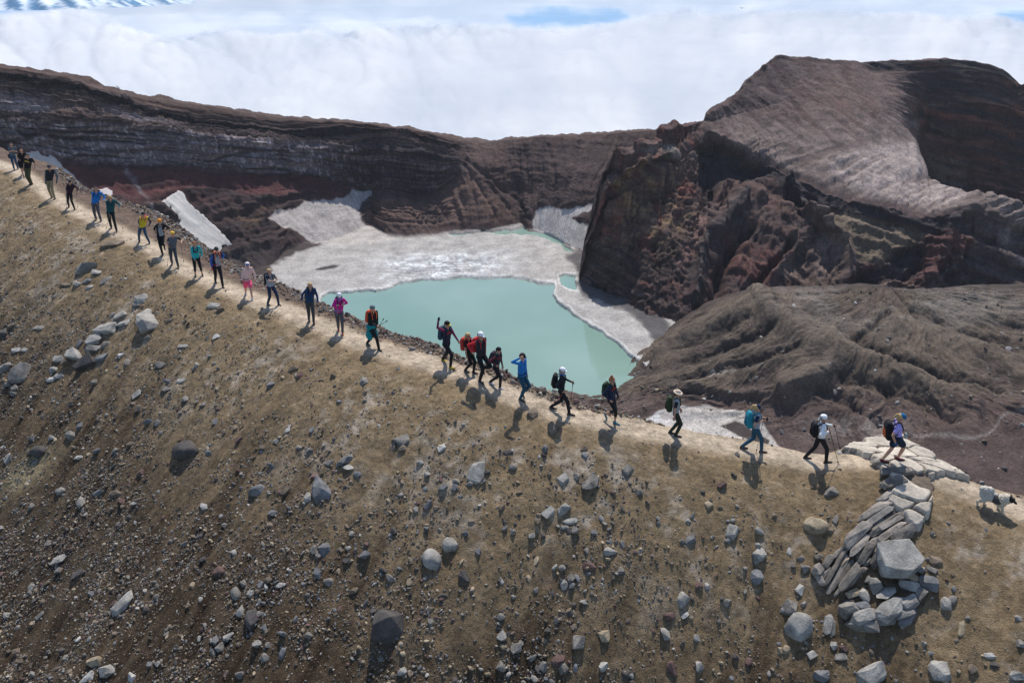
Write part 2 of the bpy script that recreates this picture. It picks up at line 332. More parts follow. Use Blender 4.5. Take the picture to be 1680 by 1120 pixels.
# lake water
m, nt, b = nodemat("lake_water"); L_ = nt.links.new
tc = N(nt, "ShaderNodeTexCoord"); no = N(nt, "ShaderNodeTexNoise"); no.inputs["Scale"].default_value = .012; no.inputs["Detail"].default_value = 3
L_(tc.outputs["Object"], no.inputs["Vector"]); cr = N(nt, "ShaderNodeValToRGB"); L_(no.outputs[0], cr.inputs[0])
cr.color_ramp.elements[0].position = .35; cr.color_ramp.elements[0].color = (.150, .262, .215, 1)
cr.color_ramp.elements[1].position = .65; cr.color_ramp.elements[1].color = (.235, .340, .295, 1)
L_(cr.outputs[0], b.inputs["Base Color"]); b.inputs["Roughness"].default_value = 0.07; b.inputs["IOR"].default_value = 1.45
n2 = N(nt, "ShaderNodeTexNoise"); n2.inputs["Scale"].default_value = .9; n2.inputs["Detail"].default_value = 3; L_(tc.outputs["Object"], n2.inputs["Vector"])
bp = N(nt, "ShaderNodeBump"); bp.inputs["Strength"].default_value = .05; bp.inputs["Distance"].default_value = .1; L_(n2.outputs[0], bp.inputs["Height"]); L_(bp.outputs[0], b.inputs["Normal"])
link("lake_water", mesh_np("lake_water", [(-260, 120, LAKE), (260, 120, LAKE), (260, 460, LAKE), (-260, 460, LAKE)], [(0, 1, 2, 3)], [m]), kind="structure")

# ------------------------------------------------------------------ snow patches lying in the gullies of the left wall
def patch(name, poly, label, col, off=.5, dirtamp=.2, streak=40, src=None):
    Pg = PA if src is None else src
    qx, qy, _ = proj(Pg[..., 0], Pg[..., 1], Pg[..., 2])
    poly = np.array(poly, float); x0, y0 = poly.min(0) - 6; x1, y1 = poly.max(0) + 6
    sel = (qx > x0) & (qx < x1) & (qy > y0) & (qy < y1)
    if src is None: sel &= (KA > 3.2)
    r = np.where(sel.any(1))[0]; c = np.where(sel.any(0))[0]; r0, r1, c0, c1 = r[0], r[-1] + 1, c[0], c[-1] + 1
    Q = Pg[r0:r1, c0:c1].copy(); qx = qx[r0:r1, c0:c1]; qy = qy[r0:r1, c0:c1]
    # fill the hollows: smooth the ground under the snow
    S = Q.copy()
    for _ in range(60):
        S[1:-1, 1:-1] = (S[:-2, 1:-1] + S[2:, 1:-1] + S[1:-1, :-2] + S[1:-1, 2:] + S[1:-1, 1:-1]) / 5
    sd = poly_sd(qx, qy, poly) + 2.6 * pn(Q[..., 0] / 2.2, Q[..., 1] / 2.2, Q[..., 2] / 2.2) + 1.2 * pn(Q[..., 0] / 6, Q[..., 1] / 6, 0)
    n = grid_normals(S); lift = np.clip(-sd / 3.0 + .4, -1, 1)
    S = S + n * ((off + .3 * fbm(S[..., 0] / 6, S[..., 1] / 6, S[..., 2] / 6, 4)) * lift)[..., None]
    keep = (sd < 1.2)
    F = grid_faces(*S.shape[:2]); F = F[keep.ravel()[F].all(1)]
    used, inv = np.unique(F, return_inverse=True)
    V = S.reshape(-1, 3)[used]; F = inv.reshape(-1, 4)
    t = np.arctan2(V[:, 0] - 5, V[:, 1] - 300)
    d = fbm(t * streak, V[:, 2] / 40, 1.2, 4, .6)
    tint = np.array(col) * (1 + dirtamp * 1.6 * d)[:, None]
    return link(name, mesh_np(name, V, F, [m_snow], tint), label, "snow patch")
m_snow = terrain_mat("old_snow", (.5, 2.5), 0.35, contrast=.10, rough=.7, bdist=.5)
patch("snow_patch", SNOW1,
      "bright streaked snow patch running down the gully in the red scree behind the hikers", (.50, .475, .455), .8, .42)
patch("snow_patch", SNOW2,
      "greyish snow tongue at far left below the grey cliff band", (.42, .39, .38), .7)
patch("snow_patch", [(160,312),(175,309),(184,315),(182,322),(168,330),(160,325)],
      "tiny rounded snow patch peeking out between two hikers on the left", (.46, .42, .42), .6)
# ------------------------------------------------------------------ the flat-topped mountain at the right
px = np.arange(950, 2150, 1.5)
SKY = [(950,474),(953,462),(956,422),(961,386),(968,368),(976,352),(979,331),(988,295),(999,272),(1006,250),(1012,244),(1030,246),(1040,240),(1042,230),(1050,228),(1056,233),(1066,236),(1078,226),(1082,206),(1092,206),(1098,203),(1104,198),(1109,200),(1112,206),(1122,204),(1146,202),(1158,198),(1160,182),(1173,175),(1187,169),(1210,150),(1222,138),(1232,127),(1255,106),(1270,97),(1282,91),(1300,94),(1327,97),(1380,100),(1413,103),(1450,100),(1486,99),(1553,98),(1600,101),(1626,105),(1645,113),(1662,127),(1672,137),(1690,146),(1750,180),(1850,230),(2150,300)]
SKYY = [(950,327),(1006,333),(1060,345),(1110,372),(1158,392),(1187,405),(1232,430),(1282,446),(1450,456),(1650,455),(1800,430),(2150,400)]
MID = [(950,476),(955,430),(976,372),(999,300),(1042,262),(1110,235),(1160,202),(1210,190),(1282,170),(1380,172),(1430,182),(1465,198),(1485,213),(1500,232),(1508,259),(1522,291),(1553,313),(1590,318),(1620,321),(1644,327),(1680,340),(1850,380),(2150,420)]
MIDY1 = [(950,326.5),(1006,331),(1060,341),(1110,366),(1158,385),(1210,405),(1282,412),(1400,402),(1480,398),(1500,412),(1508,420),(1553,420),(1600,415),(1700,400),(2150,380)]   # far side
MIDY2 = [(950,326.5),(1006,331),(1060,341),(1110,366),(1158,385),(1210,405),(1282,412),(1400,402),(1450,399),(1485,393),(1499,386),(1508,372),(1522,352),(1553,334),(1600,316),(1650,306),(1700,302),(2150,300)]   # near side
B2 = [(950,477),(955,436),(976,385),(999,330),(1042,300),(1083,268),(1110,262),(1150,235),(1160,214),(1173,222),(1210,242),(1255,266),(1295,288),(1327,303),(1350,314),(1381,327),(1418,332),(1463,343),(1526,357),(1560,351),(1600,345),(1650,360),(1700,380),(2150,450)]
B2Y = [(950,326),(1006,328),(1060,336),(1110,356),(1160,374),(1210,374),(1255,366),(1300,352),(1350,335),(1418,322),(1463,316),(1526,307),(1600,301),(1700,295),(2150,290)]
B3 = [(950,478),(955,442),(976,400),(999,362),(1042,345),(1110,310),(1150,296),(1173,285),(1210,292),(1255,312),(1295,328),(1327,340),(1350,348),(1381,354),(1420,358),(1463,370),(1526,386),(1560,384),(1600,392),(1650,400),(1700,415),(2150,470)]
B3Y = [(950,325.5),(1006,326),(1060,332),(1110,346),(1160,356),(1210,356),(1255,350),(1300,340),(1350,326),(1418,316),(1463,311),(1526,302),(1600,295),(1700,288),(2150,285)]
FT = [(950,478),(954,470),(975,473),(1004,482),(1033,496),(1056,514),(1090,526),(1124,536),(1240,540),(1400,535),(1700,535),(2150,560)]
jt = lambda a, s, k: a * pn(px / s, k, 0.5)
sk = interp(px, SKY) + jt(1.4, 9, 1.1) + jt(1.6, 25, 2.2) * sstep(1180, 1220, px)
def BL(pts, Y, j=0):
    y = interp(px, pts) + (jt(5, 30, j) + jt(3, 9, j + 2)) * sstep(955, 1000, px) * (j > 0)
    return np.stack(at_y(px, np.maximum(y, sk + .5), gauss(interp(px, Y), 3)), -1)
s0 = np.stack(at_y(px, sk, gauss(interp(px, SKYY), 4)), -1)
capd = 15 * sstep(1395, 1440, px) * (1 - sstep(1665, 1680, px)) + .8
s0b = np.stack(at_y(px, sk + capd, gauss(interp(px, SKYY), 4) - 2.5 - .2 * capd), -1)
jm = (jt(4, 12, 5.5)) * sstep(1480, 1500, px)
ma = BL(list(zip(px, interp(px, MID) + jm)), MIDY1); mb = BL(list(zip(px, interp(px, MID) + jm + .8 + 16 * (1 - sstep(1440, 1500, px)))), [(x_, y_ - 9 * (1 - float(sstep(1440, 1500, x_)))) for x_, y_ in MIDY2])
b2 = BL(B2, B2Y, 1.7); b3 = BL(B3, B3Y, 3.4)
ft = np.stack(at_z(px, interp(px, FT), -1 + 0 * px), -1)
k1 = s0 + np.array([3, 10, -1]); k2 = s0 + np.array([15, 90, -60]); k3 = s0 + np.array([40, 270, -240])
lines = [(k3, 5), (k2, 10), (k1, 6), (s0, 10), (s0b, 70), (ma, 12), (mb, 64), (b2, 34), (b3, 110), (ft, 0)]
rows, kk = [], []
for i in range(len(lines) - 1):
    a, n = lines[i]; b_ = lines[i + 1][0]
    for j in range(n):
        f = j / n; rows.append(a * (1 - f) + b_ * f); kk.append(i + f)
rows.append(ft); kk.append(9.0); rows.append(ft + np.array([0, -12, -6])); kk.append(10.0)
P = np.array(rows); K = np.array(kk)[:, None] * np.ones(len(px))[None, :]
# smooth the corner between upper slope segments left of the amphitheatre
QX, QY, _ = proj(P[..., 0], P[..., 1], P[..., 2]); X, Y, Z = P[..., 0], P[..., 1], P[..., 2]
nrm = grid_normals(P)
wn1 = fbm(X / 60 + 9, Y / 60, Z / 45, 4); rough = fbm(X / 10, Y / 10, Z / 10, 5, .58)
colm = fbm(X / 3.5, Y / 3.5, Z / 15, 4, .6, True); zeta = Z + .27 * X; strat = pn(X / 80, Y / 80, zeta / 2.6 + wn1 * 1.2) + .8 * pn(X / 60, Y / 60, zeta / 7 + wn1)
up = sstep(3.9, 4.2, K) * (1 - sstep(6.9, 7.05, K))           # upper slope and amphitheatre
wall = sstep(7.0, 7.1, K) * (1 - sstep(9.0, 9.1, K))          # cliffs below the ridge
left = 1 - sstep(1130, 1175, QX)                                # cliff dropping to the lake
amph = (1 - sstep(-6, 6, poly_sd(QX, QY, [(1499,240),(1508,205),(1513,186),(1540,177),(1600,170),(1680,172),(2300,240),(2300,480),(1500,480)]) + 5 * rough)) * sstep(4.0, 4.1, K) * (1 - sstep(5.0, 5.1, K))
lowc = sstep(7.95, 8.1, K)
# buttresses: big rock ribs that run down and left
du = X * .80 + Z * .95
rib = fbm((X - .75 * Z) / 19 + wn1 * .7, Y / 60, zeta / 55, 5, .6, True)
vert = fbm(X / 9, Y / 18, Z / 60, 5, .58, True)
rill = fbm((X * .75 - Y * .25 + Z * .8) / 9.0 + wn1 * 1.6, Y / 60, Z / 45, 5, .6, True)
cl = np.clip(wall * (1 - .0 * left), 0, 1)
d = cl * (colm * 1.0 + strat * 1.7 * (1 - .85 * left) + rough * (1.2 - .5 * left)) + lowc * (1 - left) * (rib * 7.0 - 2.0) + (wall + up) * left * (vert * 4.2 + colm * 1.6 + strat * .3) \
    + up * (1 - amph) * (1 - left) * (rill * .8 * sstep(1150, 1200, QX) + rough * .9 + fbm(X / 3, Y / 3, Z / 3, 3) * .3) + amph * (strat * 3 + colm * 1.5 + rough * 3) \
    + sstep(3.0, 3.1, K) * (1 - sstep(4.0, 4.1, K)) * (rough * 1.2 + strat)
ks = pn(K * 22 + wn1 * 1.5, X / 60, Y / 60) + .6 * pn(K * 50, X / 30, Y / 30); ka = sstep(3.2, 3.5, K) * (1 - sstep(4.9, 5, K)) * sstep(1440, 1520, QX); d += ka * ks * 2.2
d *= np.minimum(1, sstep(950, 985, QX) * .8 + .25) * (1 - sstep(9, 9.6, K))
pale = np.exp(-((QX - 1430 - (QY - 300) * .35) / 120) ** 2 - ((QY - 290) / 42) ** 2) * sstep(5.9, 6.2, K)
d += pale * 1.0 * fbm((X * .5 + Y * .5 + Z) / 9, Y / 60, 1.3, 4, .6, True)
d += (1 - sstep(2.4, 3.0, K)) * rough * 2
# traced recesses, ribs and buttresses of the face
def pz(poly, soft=5, nz=6): return 1 - sstep(-soft, soft, poly_sd(QX, QY, poly) + nz * rough + 2.5 * colm)
def rline(pts, wd):
    q = np.array(pts, float); dd_ = np.full(QX.shape, 1e9)
    for a, b_ in zip(q[:-1], q[1:]):
        e = b_ - a; t = np.clip(((QX - a[0]) * e[0] + (QY - a[1]) * e[1]) / (e @ e), 0, 1); dd_ = np.minimum(dd_, np.hypot(QX - a[0] - e[0] * t, QY - a[1] - e[1] * t))
    return np.exp(-(dd_ / wd) ** 2)
BUT = [(1003,250),(1080,246),(1120,262),(1142,276),(1139,330),(1150,358),(1130,400),(1115,450),(1098,476),(1000,485),(950,470),(950,380),(980,300)]
HOLE = [(1143,240),(1165,212),(1210,240),(1250,262),(1262,285),(1215,296),(1185,292),(1168,330),(1150,345),(1144,300)]
HOLE2 = [(1290,300),(1340,330),(1340,352),(1305,345),(1285,325)]; DARKR = [(1400,452),(1440,436),(1470,412),(1522,400),(1516,446),(1480,468),(1400,468)]
OLIVE = [(1335,338),(1400,350),(1500,372),(1522,388),(1508,402),(1468,410),(1448,442),(1398,436),(1366,384)]
REDB = [(1205,398),(1262,388),(1292,428),(1262,462),(1208,474),(1186,436)]; REDG = [(1520,388),(1566,380),(1596,398),(1560,440),(1508,470),(1506,440)]
PINK = [(1152,342),(1204,338),(1176,378),(1140,420),(1118,450),(1108,440),(1130,396)]; MIDB = [(1192,300),(1268,290),(1300,330),(1310,376),(1282,400),(1236,368),(1188,346)]
SLABF = [(1262,462),(1298,420),(1332,384),(1392,402),(1392,466)]; RIGHTK = [(1560,330),(1700,345),(1700,470),(1560,468),(1600,400)]
face = sstep(7.0, 7.2, K) * (1 - sstep(8.9, 9.0, K))
hol = pz(HOLE, 7, 3) * sstep(6.9, 7.05, K); d = d - hol * 9 - pz(HOLE2, 6, 3) * face * 6 - pz(DARKR, 6, 4) * face * 5
ribm = rline([(1216,326),(1184,372),(1158,412),(1146,452),(1138,500)], 11) + rline([(1300,300),(1332,350),(1352,374),(1388,402),(1392,466)], 8) + .7 * rline([(1572,352),(1560,384),(1540,430),(1515,468)], 7) + .6 * rline([(1262,462),(1298,420),(1332,384)], 6)
d = d + ribm * 8 * face - rline([(1236,372),(1205,402),(1180,452),(1172,510)], 8) * 7 * face - rline([(1300,396),(1276,430),(1240,470)], 6) * 6 * face
d = d - pz(OLIVE, 5, 2) * face * np.clip(rib, 0, 1) * 4 - pz(RIGHTK, 8, 3) * face * rib * 4
flute = rline([(1180,190),(1215,215),(1260,250)], 22) * sstep(4, 4.3, K) * (1 - sstep(6.9, 7, K))
d = d + flute * fbm((X + Z * .3) / 2.6, Y / 60, .7, 3, .5, True) * 1.6
nj = sstep(4.0, 4.3, K) * (1 - sstep(6.9, 7.0, K)) * (1 - left) * (1 - amph)
flow1 = fbm((-.62 * QX + .78 * QY) / 15 + wn1 * 1.2, (.78 * QX + .62 * QY) / 300, 2.2, 4, .5, True)     # run-off furrows of the upper slope
flow2 = fbm((.42 * QX + .91 * QY) / 15 + wn1 * 1.0, (.91 * QX - .42 * QY) / 170, 6.2, 4, .5, True)          # ribs under the pale crest
low_ = sstep(225, 275, QY - .12 * (QX - 1400)); d = d + nj * ((1 - low_) * flow1 * 1.0 * sstep(120, 170, QY) * (.4 + .6 * sstep(-.3, .3, wn1)) + low_ * flow2 * 2.0)
P = P + nrm * d[..., None]
C = np.ones(P.shape) * np.array([.082, .056, .053])
mottle = fbm(X / 25, Y / 25, Z / 25, 5, .6)  # random mottling of the rock tone
C = mixc(C, (.108, .078, .072), up * sstep(-.1, .4, mottle))
C = mixc(C, (.13, .085, .070), np.exp(-((QX - 1390) / 80) ** 2 - ((QY - 165) / 40) ** 2) * .8)
C = mixc(C, (.150, .128, .116), nj * sstep(190, 290, QY + 26 * mottle + 16 * flow1) * .8)
C = mixc(C, (.205, .182, .168), nj * sstep(.15, .65, flow1 * (1 - low_) + flow2 * low_) * sstep(150, 260, QY + 20 * mottle) * .7)

C = mixc(C, (.17, .155, .145), up * sstep(.35, .75, rill) * sstep(1180, 1230, QX) * .35)
C = mixc(C, (.06, .045, .042), up * (1 - left) * sstep(.1, .5, fbm(X / 12, Y / 12, Z / 12, 5, .65)) * .5)
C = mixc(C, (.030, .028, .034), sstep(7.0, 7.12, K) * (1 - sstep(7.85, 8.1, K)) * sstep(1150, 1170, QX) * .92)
C = mixc(C, (.035, .030, .033), sstep(3.02, 3.2, K) * (1 - sstep(3.9, 4.1, K)) * sstep(1400, 1440, QX))
C = mixc(C, (.060, .030, .027), amph * .95)
C = mixc(C, (.12, .055, .038), amph * sstep(.2, .6, strat) * (1 - sstep(215, 260, QY)) * .5)
C = mixc(C, (.10, .06, .045), (1 - sstep(150, 185, QY)) * sstep(1500, 1560, QX) * sstep(0, .5, strat) * .6)
C = mixc(C, (.056, .036, .036), lowc * .9)
C = mixc(C, (.115, .040, .034), lowc * sstep(.05, .45, fbm(X / 18, Y / 18, Z / 30 + 4, 4)) * .75)
C = mixc(C, (.12, .098, .072), lowc * sstep(.0, .4, fbm(X / 22 + 5, Y / 22, Z / 22, 4)) * sstep(1230, 1330, QX) * (1 - sstep(1500, 1560, QX)) * .75)
C = mixc(C, (.13, .11, .10), lowc * sstep(.45, .8, rib) * .5)
C = mixc(C, (.098, .068, .060), left * sstep(4.5, 5, K) * .9)
vcol = fbm(X / 3 + rough * .3, Y / 5, Z / 26, 5, .65)
C = mixc(C, (.23, .175, .088), left * sstep(-.15, .35, vcol) * np.exp(-((QX - 1065) / 66) ** 4 - ((QY - 355) / 85) ** 4) * .85)
C = C * (1 + left * .45 * vcol)[..., None]
C = mixc(C, (.165, .055, .042), left * sstep(.05, .45, fbm(X / 6 + 3, Y / 10, Z / 26, 4)) * .7)
C = mixc(C, (.032, .026, .028), left * sstep(385, 415, QY) * .75 * sstep(-.3, .1, strat))
fine = fbm(X / 2.2, Y / 2.2, Z / 2.2, 4, .7)
C = mixc(C, (.030, .026, .030), hol * .9); C = mixc(C, (.032, .028, .031), (pz(DARKR) + pz(HOLE2)) * face * .85)
C = mixc(C, (.135, .118, .085), pz(OLIVE) * face * (.55 + .45 * sstep(-.4, .3, rib + fine)))
C = mixc(C, (.115, .048, .042), pz(REDB) * face * (.6 + .4 * fine)); C = mixc(C, (.095, .042, .038), pz(REDG) * face * .8)
C = mixc(C, (.18, .120, .108), pz(PINK) * face * .8); C = mixc(C, (.105, .070, .062), pz(MIDB) * face * .8)
C = mixc(C, (.15, .122, .105), pz(SLABF) * face * .8); C = mixc(C, (.088, .076, .070), pz(RIGHTK) * sstep(6.6, 7, K) * .85)
C = mixc(C, (.036, .034, .038), np.clip(rline([(1216,326),(1184,372),(1158,412),(1146,452),(1138,500)], 13), 0, 1) * face * .85)
C = mixc(C, (.21, .185, .165), rline([(1700,350),(1662,368),(1650,400),(1662,424),(1700,440)], 12) * sstep(6.6, 7, K) * .8)
C = mixc(C, (.26, .24, .22), ((ribm > .6) & (fine > .15)) * face * .35)
C = mixc(C, (.11, .085, .07), pz([(1512,242),(1590,266),(1584,312),(1530,312)], 4, 4) * amph * .8)
C = mixc(C, (.15, .070, .047), sstep(.0, .5, strat) * sstep(1430, 1520, QX) * (1 - sstep(195, 240, QY)) * sstep(115, 130, QY) * .7)
C = mixc(C, (.035, .026, .027), sstep(.0, .5, -strat) * sstep(1430, 1520, QX) * (1 - sstep(300, 330, QY)) * sstep(110, 125, QY) * .7 * sstep(3, 4, K) * (1 - sstep(5, 5.1, K)))
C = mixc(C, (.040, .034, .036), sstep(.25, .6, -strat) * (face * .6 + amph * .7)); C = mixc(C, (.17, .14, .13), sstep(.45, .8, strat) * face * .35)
C = mixc(C, (.34, .32, .30), pz([(1372,262),(1440,240),(1500,236),(1522,292),(1592,320),(1562,342),(1520,346),(1470,334),(1420,322),(1378,304),(1356,284)], 9, 5) * sstep(5.5, 6, K) * (.12 + .88 * sstep(-.1, .5, flow2)) * (1 - sstep(7, 7.1, K)) * .85)
C = mixc(C, (.19, .165, .15), flute * sstep(.2, .6, fbm((X + Z * .3) / 2.6, Y / 60, .7, 3, .5, True)) * .5)
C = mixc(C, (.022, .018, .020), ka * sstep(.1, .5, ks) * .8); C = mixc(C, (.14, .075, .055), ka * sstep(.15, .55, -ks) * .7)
C = C * np.array([.95, .83, .82]) * (1 + .42 * fine)[..., None]
C = mixc(C, (.26, .24, .21), np.exp(-((QX - 1090) / 38) ** 2 - ((QY - 252 - .15 * (QX - 1090)) / 9) ** 2) * sstep(-.2, .3, mottle) * .8)
C = mixc(C, (.07, .032, .03), np.exp(-((QX - 1105) / 26) ** 2 - ((QY - 218) / 14) ** 2) * .9)
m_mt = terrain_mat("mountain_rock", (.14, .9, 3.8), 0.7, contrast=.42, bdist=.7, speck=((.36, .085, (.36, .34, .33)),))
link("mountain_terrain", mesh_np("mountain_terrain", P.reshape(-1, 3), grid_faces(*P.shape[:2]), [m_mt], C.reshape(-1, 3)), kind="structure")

# ------------------------------------------------------------------ the dark gullied mound between the ridge and the mountain
px = np.arange(700, 2250, 1.5)
C0 = [(700,640),(860,622),(880,621),(900,620),(958,616),(1004,612),(1018,605),(1033,584),(1050,572),(1071,560),(1095,540),(1124,518),(1160,497),(1200,482),(1237,473),(1280,470),(1330,470),(1372,468),(1413,465),(1440,468),(1463,473),(1500,475),(1553,473),(1575,470),(1599,467),(1640,467),(1680,465),(1800,450),(2250,430)]
C0Y = [(1071,262),(1124,270),(1180,276),(1237,274),(1372,262),(1463,258),(1680,255),(2250,240)]
C1 = [(700,660),(900,634),(1000,632),(1060,600),(1124,570),(1200,520),(1261,500),(1300,512),(1380,520),(1450,500),(1540,515),(1640,525),(1750,520),(2250,520)]
C1Y = [(700,224),(900,224),(1000,226),(1060,236),(1124,238),(1200,244),(1261,240),(1380,238),(1450,242),(1680,226),(2250,215)]
C2 = [(700,690),(900,655),(1000,650),(1080,632),(1160,620),(1240,610),(1309,585),(1380,580),(1440,600),(1540,615),(1640,630),(1750,640),(2250,650)]
C2Y = [(700,205),(900,211),(1000,214),(1080,212),(1160,210),(1240,208),(1309,206),(1380,205),(1440,202),(1540,196),(1750,180),(2250,170)]
C3 = [(700,740),(900,690),(1000,672),(1060,668),(1120,666),(1200,672),(1260,690),(1300,705),(1370,712),(1440,712),(1520,720),(1600,700),(1680,690),(2250,720)]
C3Y = [(700,180),(900,190),(1000,199),(1060,199),(1120,199),(1200,197),(1260,187),(1300,181),(1370,177),(1440,174),(1520,169),(1600,168),(1680,167),(2250,150)]
C4 = [(700,800),(900,760),(1050,745),(1200,755),(1300,775),(1400,790),(1500,800),(1600,822),(1680,840),(2250,880)]
C4Y = [(700,160),(900,170),(1050,172),(1200,167),(1300,160),(1400,153),(1500,146),(1600,138),(1680,134),(2250,120)]
cj = lambda a, s, k: a * pn(px / s, k, 0.5)
c0y = interp(px, C0) + cj(1.2, 14, 7) + cj(.5, 5, 3)
shore = np.stack(at_z(px, c0y, -.2 + 0 * px), -1)
Yc = np.where(px < 1071, shore[:, 1], interp(px, C0Y)); Yc = gauss(Yc, 2)
c0 = np.stack(at_y(px, c0y, Yc), -1); c0[:, 2] = np.where(px < 1071, -.3, c0[:, 2])
def CL(pts, Yp, j): return np.stack(at_y(px, interp(px, pts) + cj(6, 60, j) , gauss(interp(px, Yp), 18)), -1)
c1, c2, c3, c4 = CL(C1, C1Y, 1.5), CL(C2, C2Y, 4.5), CL(C3, C3Y, 8.5), CL(C4, C4Y, 2.5)
c5 = c4 + np.array([0, -60, 8])
bk1 = c0 + np.array([0, 4, -2.0]); bk2 = c0 + np.array([0, 16, -30])
lines = [(bk2, 8), (bk1, 4), (c0, 70), (c1, 90), (c2, 90), (c3, 80), (c4, 14), (c5, 0)]
rows, kk = [], []
from_lines = [l[0] for l in lines]
for i in range(len(lines) - 1):
    a, n = lines[i]; b_ = lines[i + 1][0]
    for j in range(n):
        f = j / n
        if 2 <= i <= 4:                                      # Catmull-Rom through the traced lines so the mound stays rounded
            p0 = from_lines[i - 1] if i > 2 else 2 * a - b_; p3 = from_lines[i + 2]
            q = .5 * ((2 * a) + (-p0 + b_) * f + (2 * p0 - 5 * a + 4 * b_ - p3) * f * f + (-p0 + 3 * a - 3 * b_ + p3) * f ** 3)
        else: q = a * (1 - f) + b_ * f
        rows.append(q); kk.append(i + f)
rows.append(c5); kk.append(7.0)
P = np.array(rows); K = np.array(kk)[:, None] * np.ones(len(px))[None, :]
X, Y, Z = P[..., 0], P[..., 1], P[..., 2]; QX, QY, _ = proj(X, Y, Z); nrm = grid_normals(P)
w1 = fbm(X / 40, Y / 40, 3.3, 4)
# gullies fan out from the mound top
ox, oy = 150.0, 262.0
th = np.arctan2(Y - oy, X - ox); rr = np.hypot(X - ox, Y - oy)
w2 = fbm(X / 14, Y / 14, 9.3, 3)
kb = sstep(2.8, 4.2, K)
ln_ = (1 - kb) * fbm((X * .68 - Y * .73) / 7.5 + w1 * 1.6 + w2 * .3, (X * .73 + Y * .68) / 45, .7, 6, .58, True) + kb * fbm((X * .35 - Y * .94) / 7.5 + w1 * 1.6 + w2 * .3, (X * .94 + Y * .35) / 40, .7, 6, .58, True)
ln2 = fbm(th * 8 + w1 * 1.5 + w2 * .35, rr / 30, 1.7, 6, .62, True)
rough = fbm(X / 5, Y / 5, Z / 5, 5, .6)
side = sstep(1230, 1420, QX)
g = ln_ * (1 - side) + ln2 * side
inn = sstep(2.0, 2.5, K) * (1 - sstep(5.0, 5.35, K)) 
top = np.exp(-((QX - 1480) / 230) ** 2 - ((QY - 500) / 45) ** 2)
d = inn * (g * 3.0 + w1 * 2.6 + w2 * 1.0) * (1 - .35 * top) + rough * (.35 + .35 * inn) * sstep(1.9, 2.1, K) + top * .7 * fbm(X / 6, Y / 6, 1, 4, .6, True)
wob_ = rough * 5 + w2 * 6
def rl2(pts, wd):
    q = np.array(pts, float); dd_ = np.full(QX.shape, 1e9)
    for a, b_ in zip(q[:-1], q[1:]):
        e = b_ - a; t = np.clip(((QX - a[0]) * e[0] + (QY - a[1]) * e[1]) / (e @ e), 0, 1); dd_ = np.minimum(dd_, np.hypot(QX - a[0] - e[0] * t, QY - a[1] - e[1] * t))
    return np.exp(-((dd_ + wob_) / wd) ** 2) * sstep(2.0, 2.3, K)
spur = np.maximum.reduce([rl2([(1240,478),(1262,511),(1309,545),(1372,578),(1350,612),(1290,640)], 16), .8 * rl2([(1372,578),(1440,600),(1520,640),(1600,680)], 14), .6 * rl2([(1420,520),(1540,560),(1680,600)], 13), .7 * rl2([(1230,500),(1150,545),(1080,585)], 10), .6 * rl2([(1300,640),(1200,650),(1100,630)], 9)])
rav = np.maximum.reduce([rl2([(1225,520),(1150,560),(1060,602)], 7), rl2([(1270,535),(1180,575),(1090,612),(1040,622)], 7), .8 * rl2([(1310,570),(1230,600),(1130,622),(1060,640)], 7), rl2([(1400,560),(1450,590),(1540,622),(1640,650)], 7), .8 * rl2([(1455,520),(1430,545),(1400,560)], 6), .8 * rl2([(1500,510),(1560,545),(1680,575)], 7), .7 * rl2([(1390,620),(1470,650),(1560,690)], 8), .6 * rl2([(1340,640),(1400,670),(1440,700)], 8)])
d = d + spur * 3.2 - rav * 3.0 * sstep(1060, 1150, QX)
P = P + nrm * d[..., None]
C = np.ones(P.shape) * np.array([.070, .054, .047])
fine = fbm(X / 1.6, Y / 1.6, Z / 1.6, 4, .7)
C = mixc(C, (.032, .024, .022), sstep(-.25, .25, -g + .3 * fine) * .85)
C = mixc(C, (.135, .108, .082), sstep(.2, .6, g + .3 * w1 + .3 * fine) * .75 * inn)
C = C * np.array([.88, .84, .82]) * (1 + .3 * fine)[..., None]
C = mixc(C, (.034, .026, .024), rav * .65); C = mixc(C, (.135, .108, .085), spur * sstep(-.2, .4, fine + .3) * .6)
C = mixc(C, (.19, .17, .152), top * sstep(-.2, .35, w1 + .6 * rough) * .75)
C = mixc(C, (.085, .055, .050), sstep(4.2, 4.8, K) * .7)
C = mixc(C, (.12, .09, .078), (1 - sstep(1020, 1080, QX)) * sstep(-.2, .4, rough) * sstep(630, 650, QY) * .8)
C = mixc(C, (.24, .215, .195), np.exp(-((QX - 1190) / 55) ** 2 - ((QY - 622 + .22 * (QX - 1150)) / 5) ** 2) * .9)
st = np.exp(-((QY - interp(QX, [(1450,714),(1500,722),(1560,722),(1600,722),(1625,712),(1640,695),(1660,684),(1700,676)])) / (2.5 + 2 * np.abs(rough))) ** 2) * sstep(1480, 1500, QX)
C = mixc(C, (.27, .245, .225), st * .5)
C = mixc(C, (.23, .20, .185), np.exp(-((QX - 1400) / 75) ** 2 - ((QY - 706) / 16) ** 2) * sstep(-.1, .35, rough + .4 * g) * .8)
sn = poly_sd(QX, QY, [(1055,690),(1085,678),(1120,672),(1160,671),(1215,676),(1243,690),(1262,712),(1280,735),(1270,800),(1100,800),(1060,760)]) + 5 * rough
isl = poly_sd(QX, QY, [(1182,699),(1205,692),(1220,697),(1240,712),(1262,722),(1258,732),(1235,724),(1205,710)]) + 2.5 * rough
snow = (1 - sstep(-2, 2, sn)) * sstep(-1, 2, isl)
C = mixc(C, (.42, .385, .355), snow)
C = mixc(C, (.68, .68, .68), np.exp(-((QX - 1090) / 28) ** 2 - ((QY - 685) / 7) ** 2) * sstep(-.2, .2, rough) * snow)
C = mixc(C, (.048, .036, .034), 1 - sstep(-2, 2, isl))
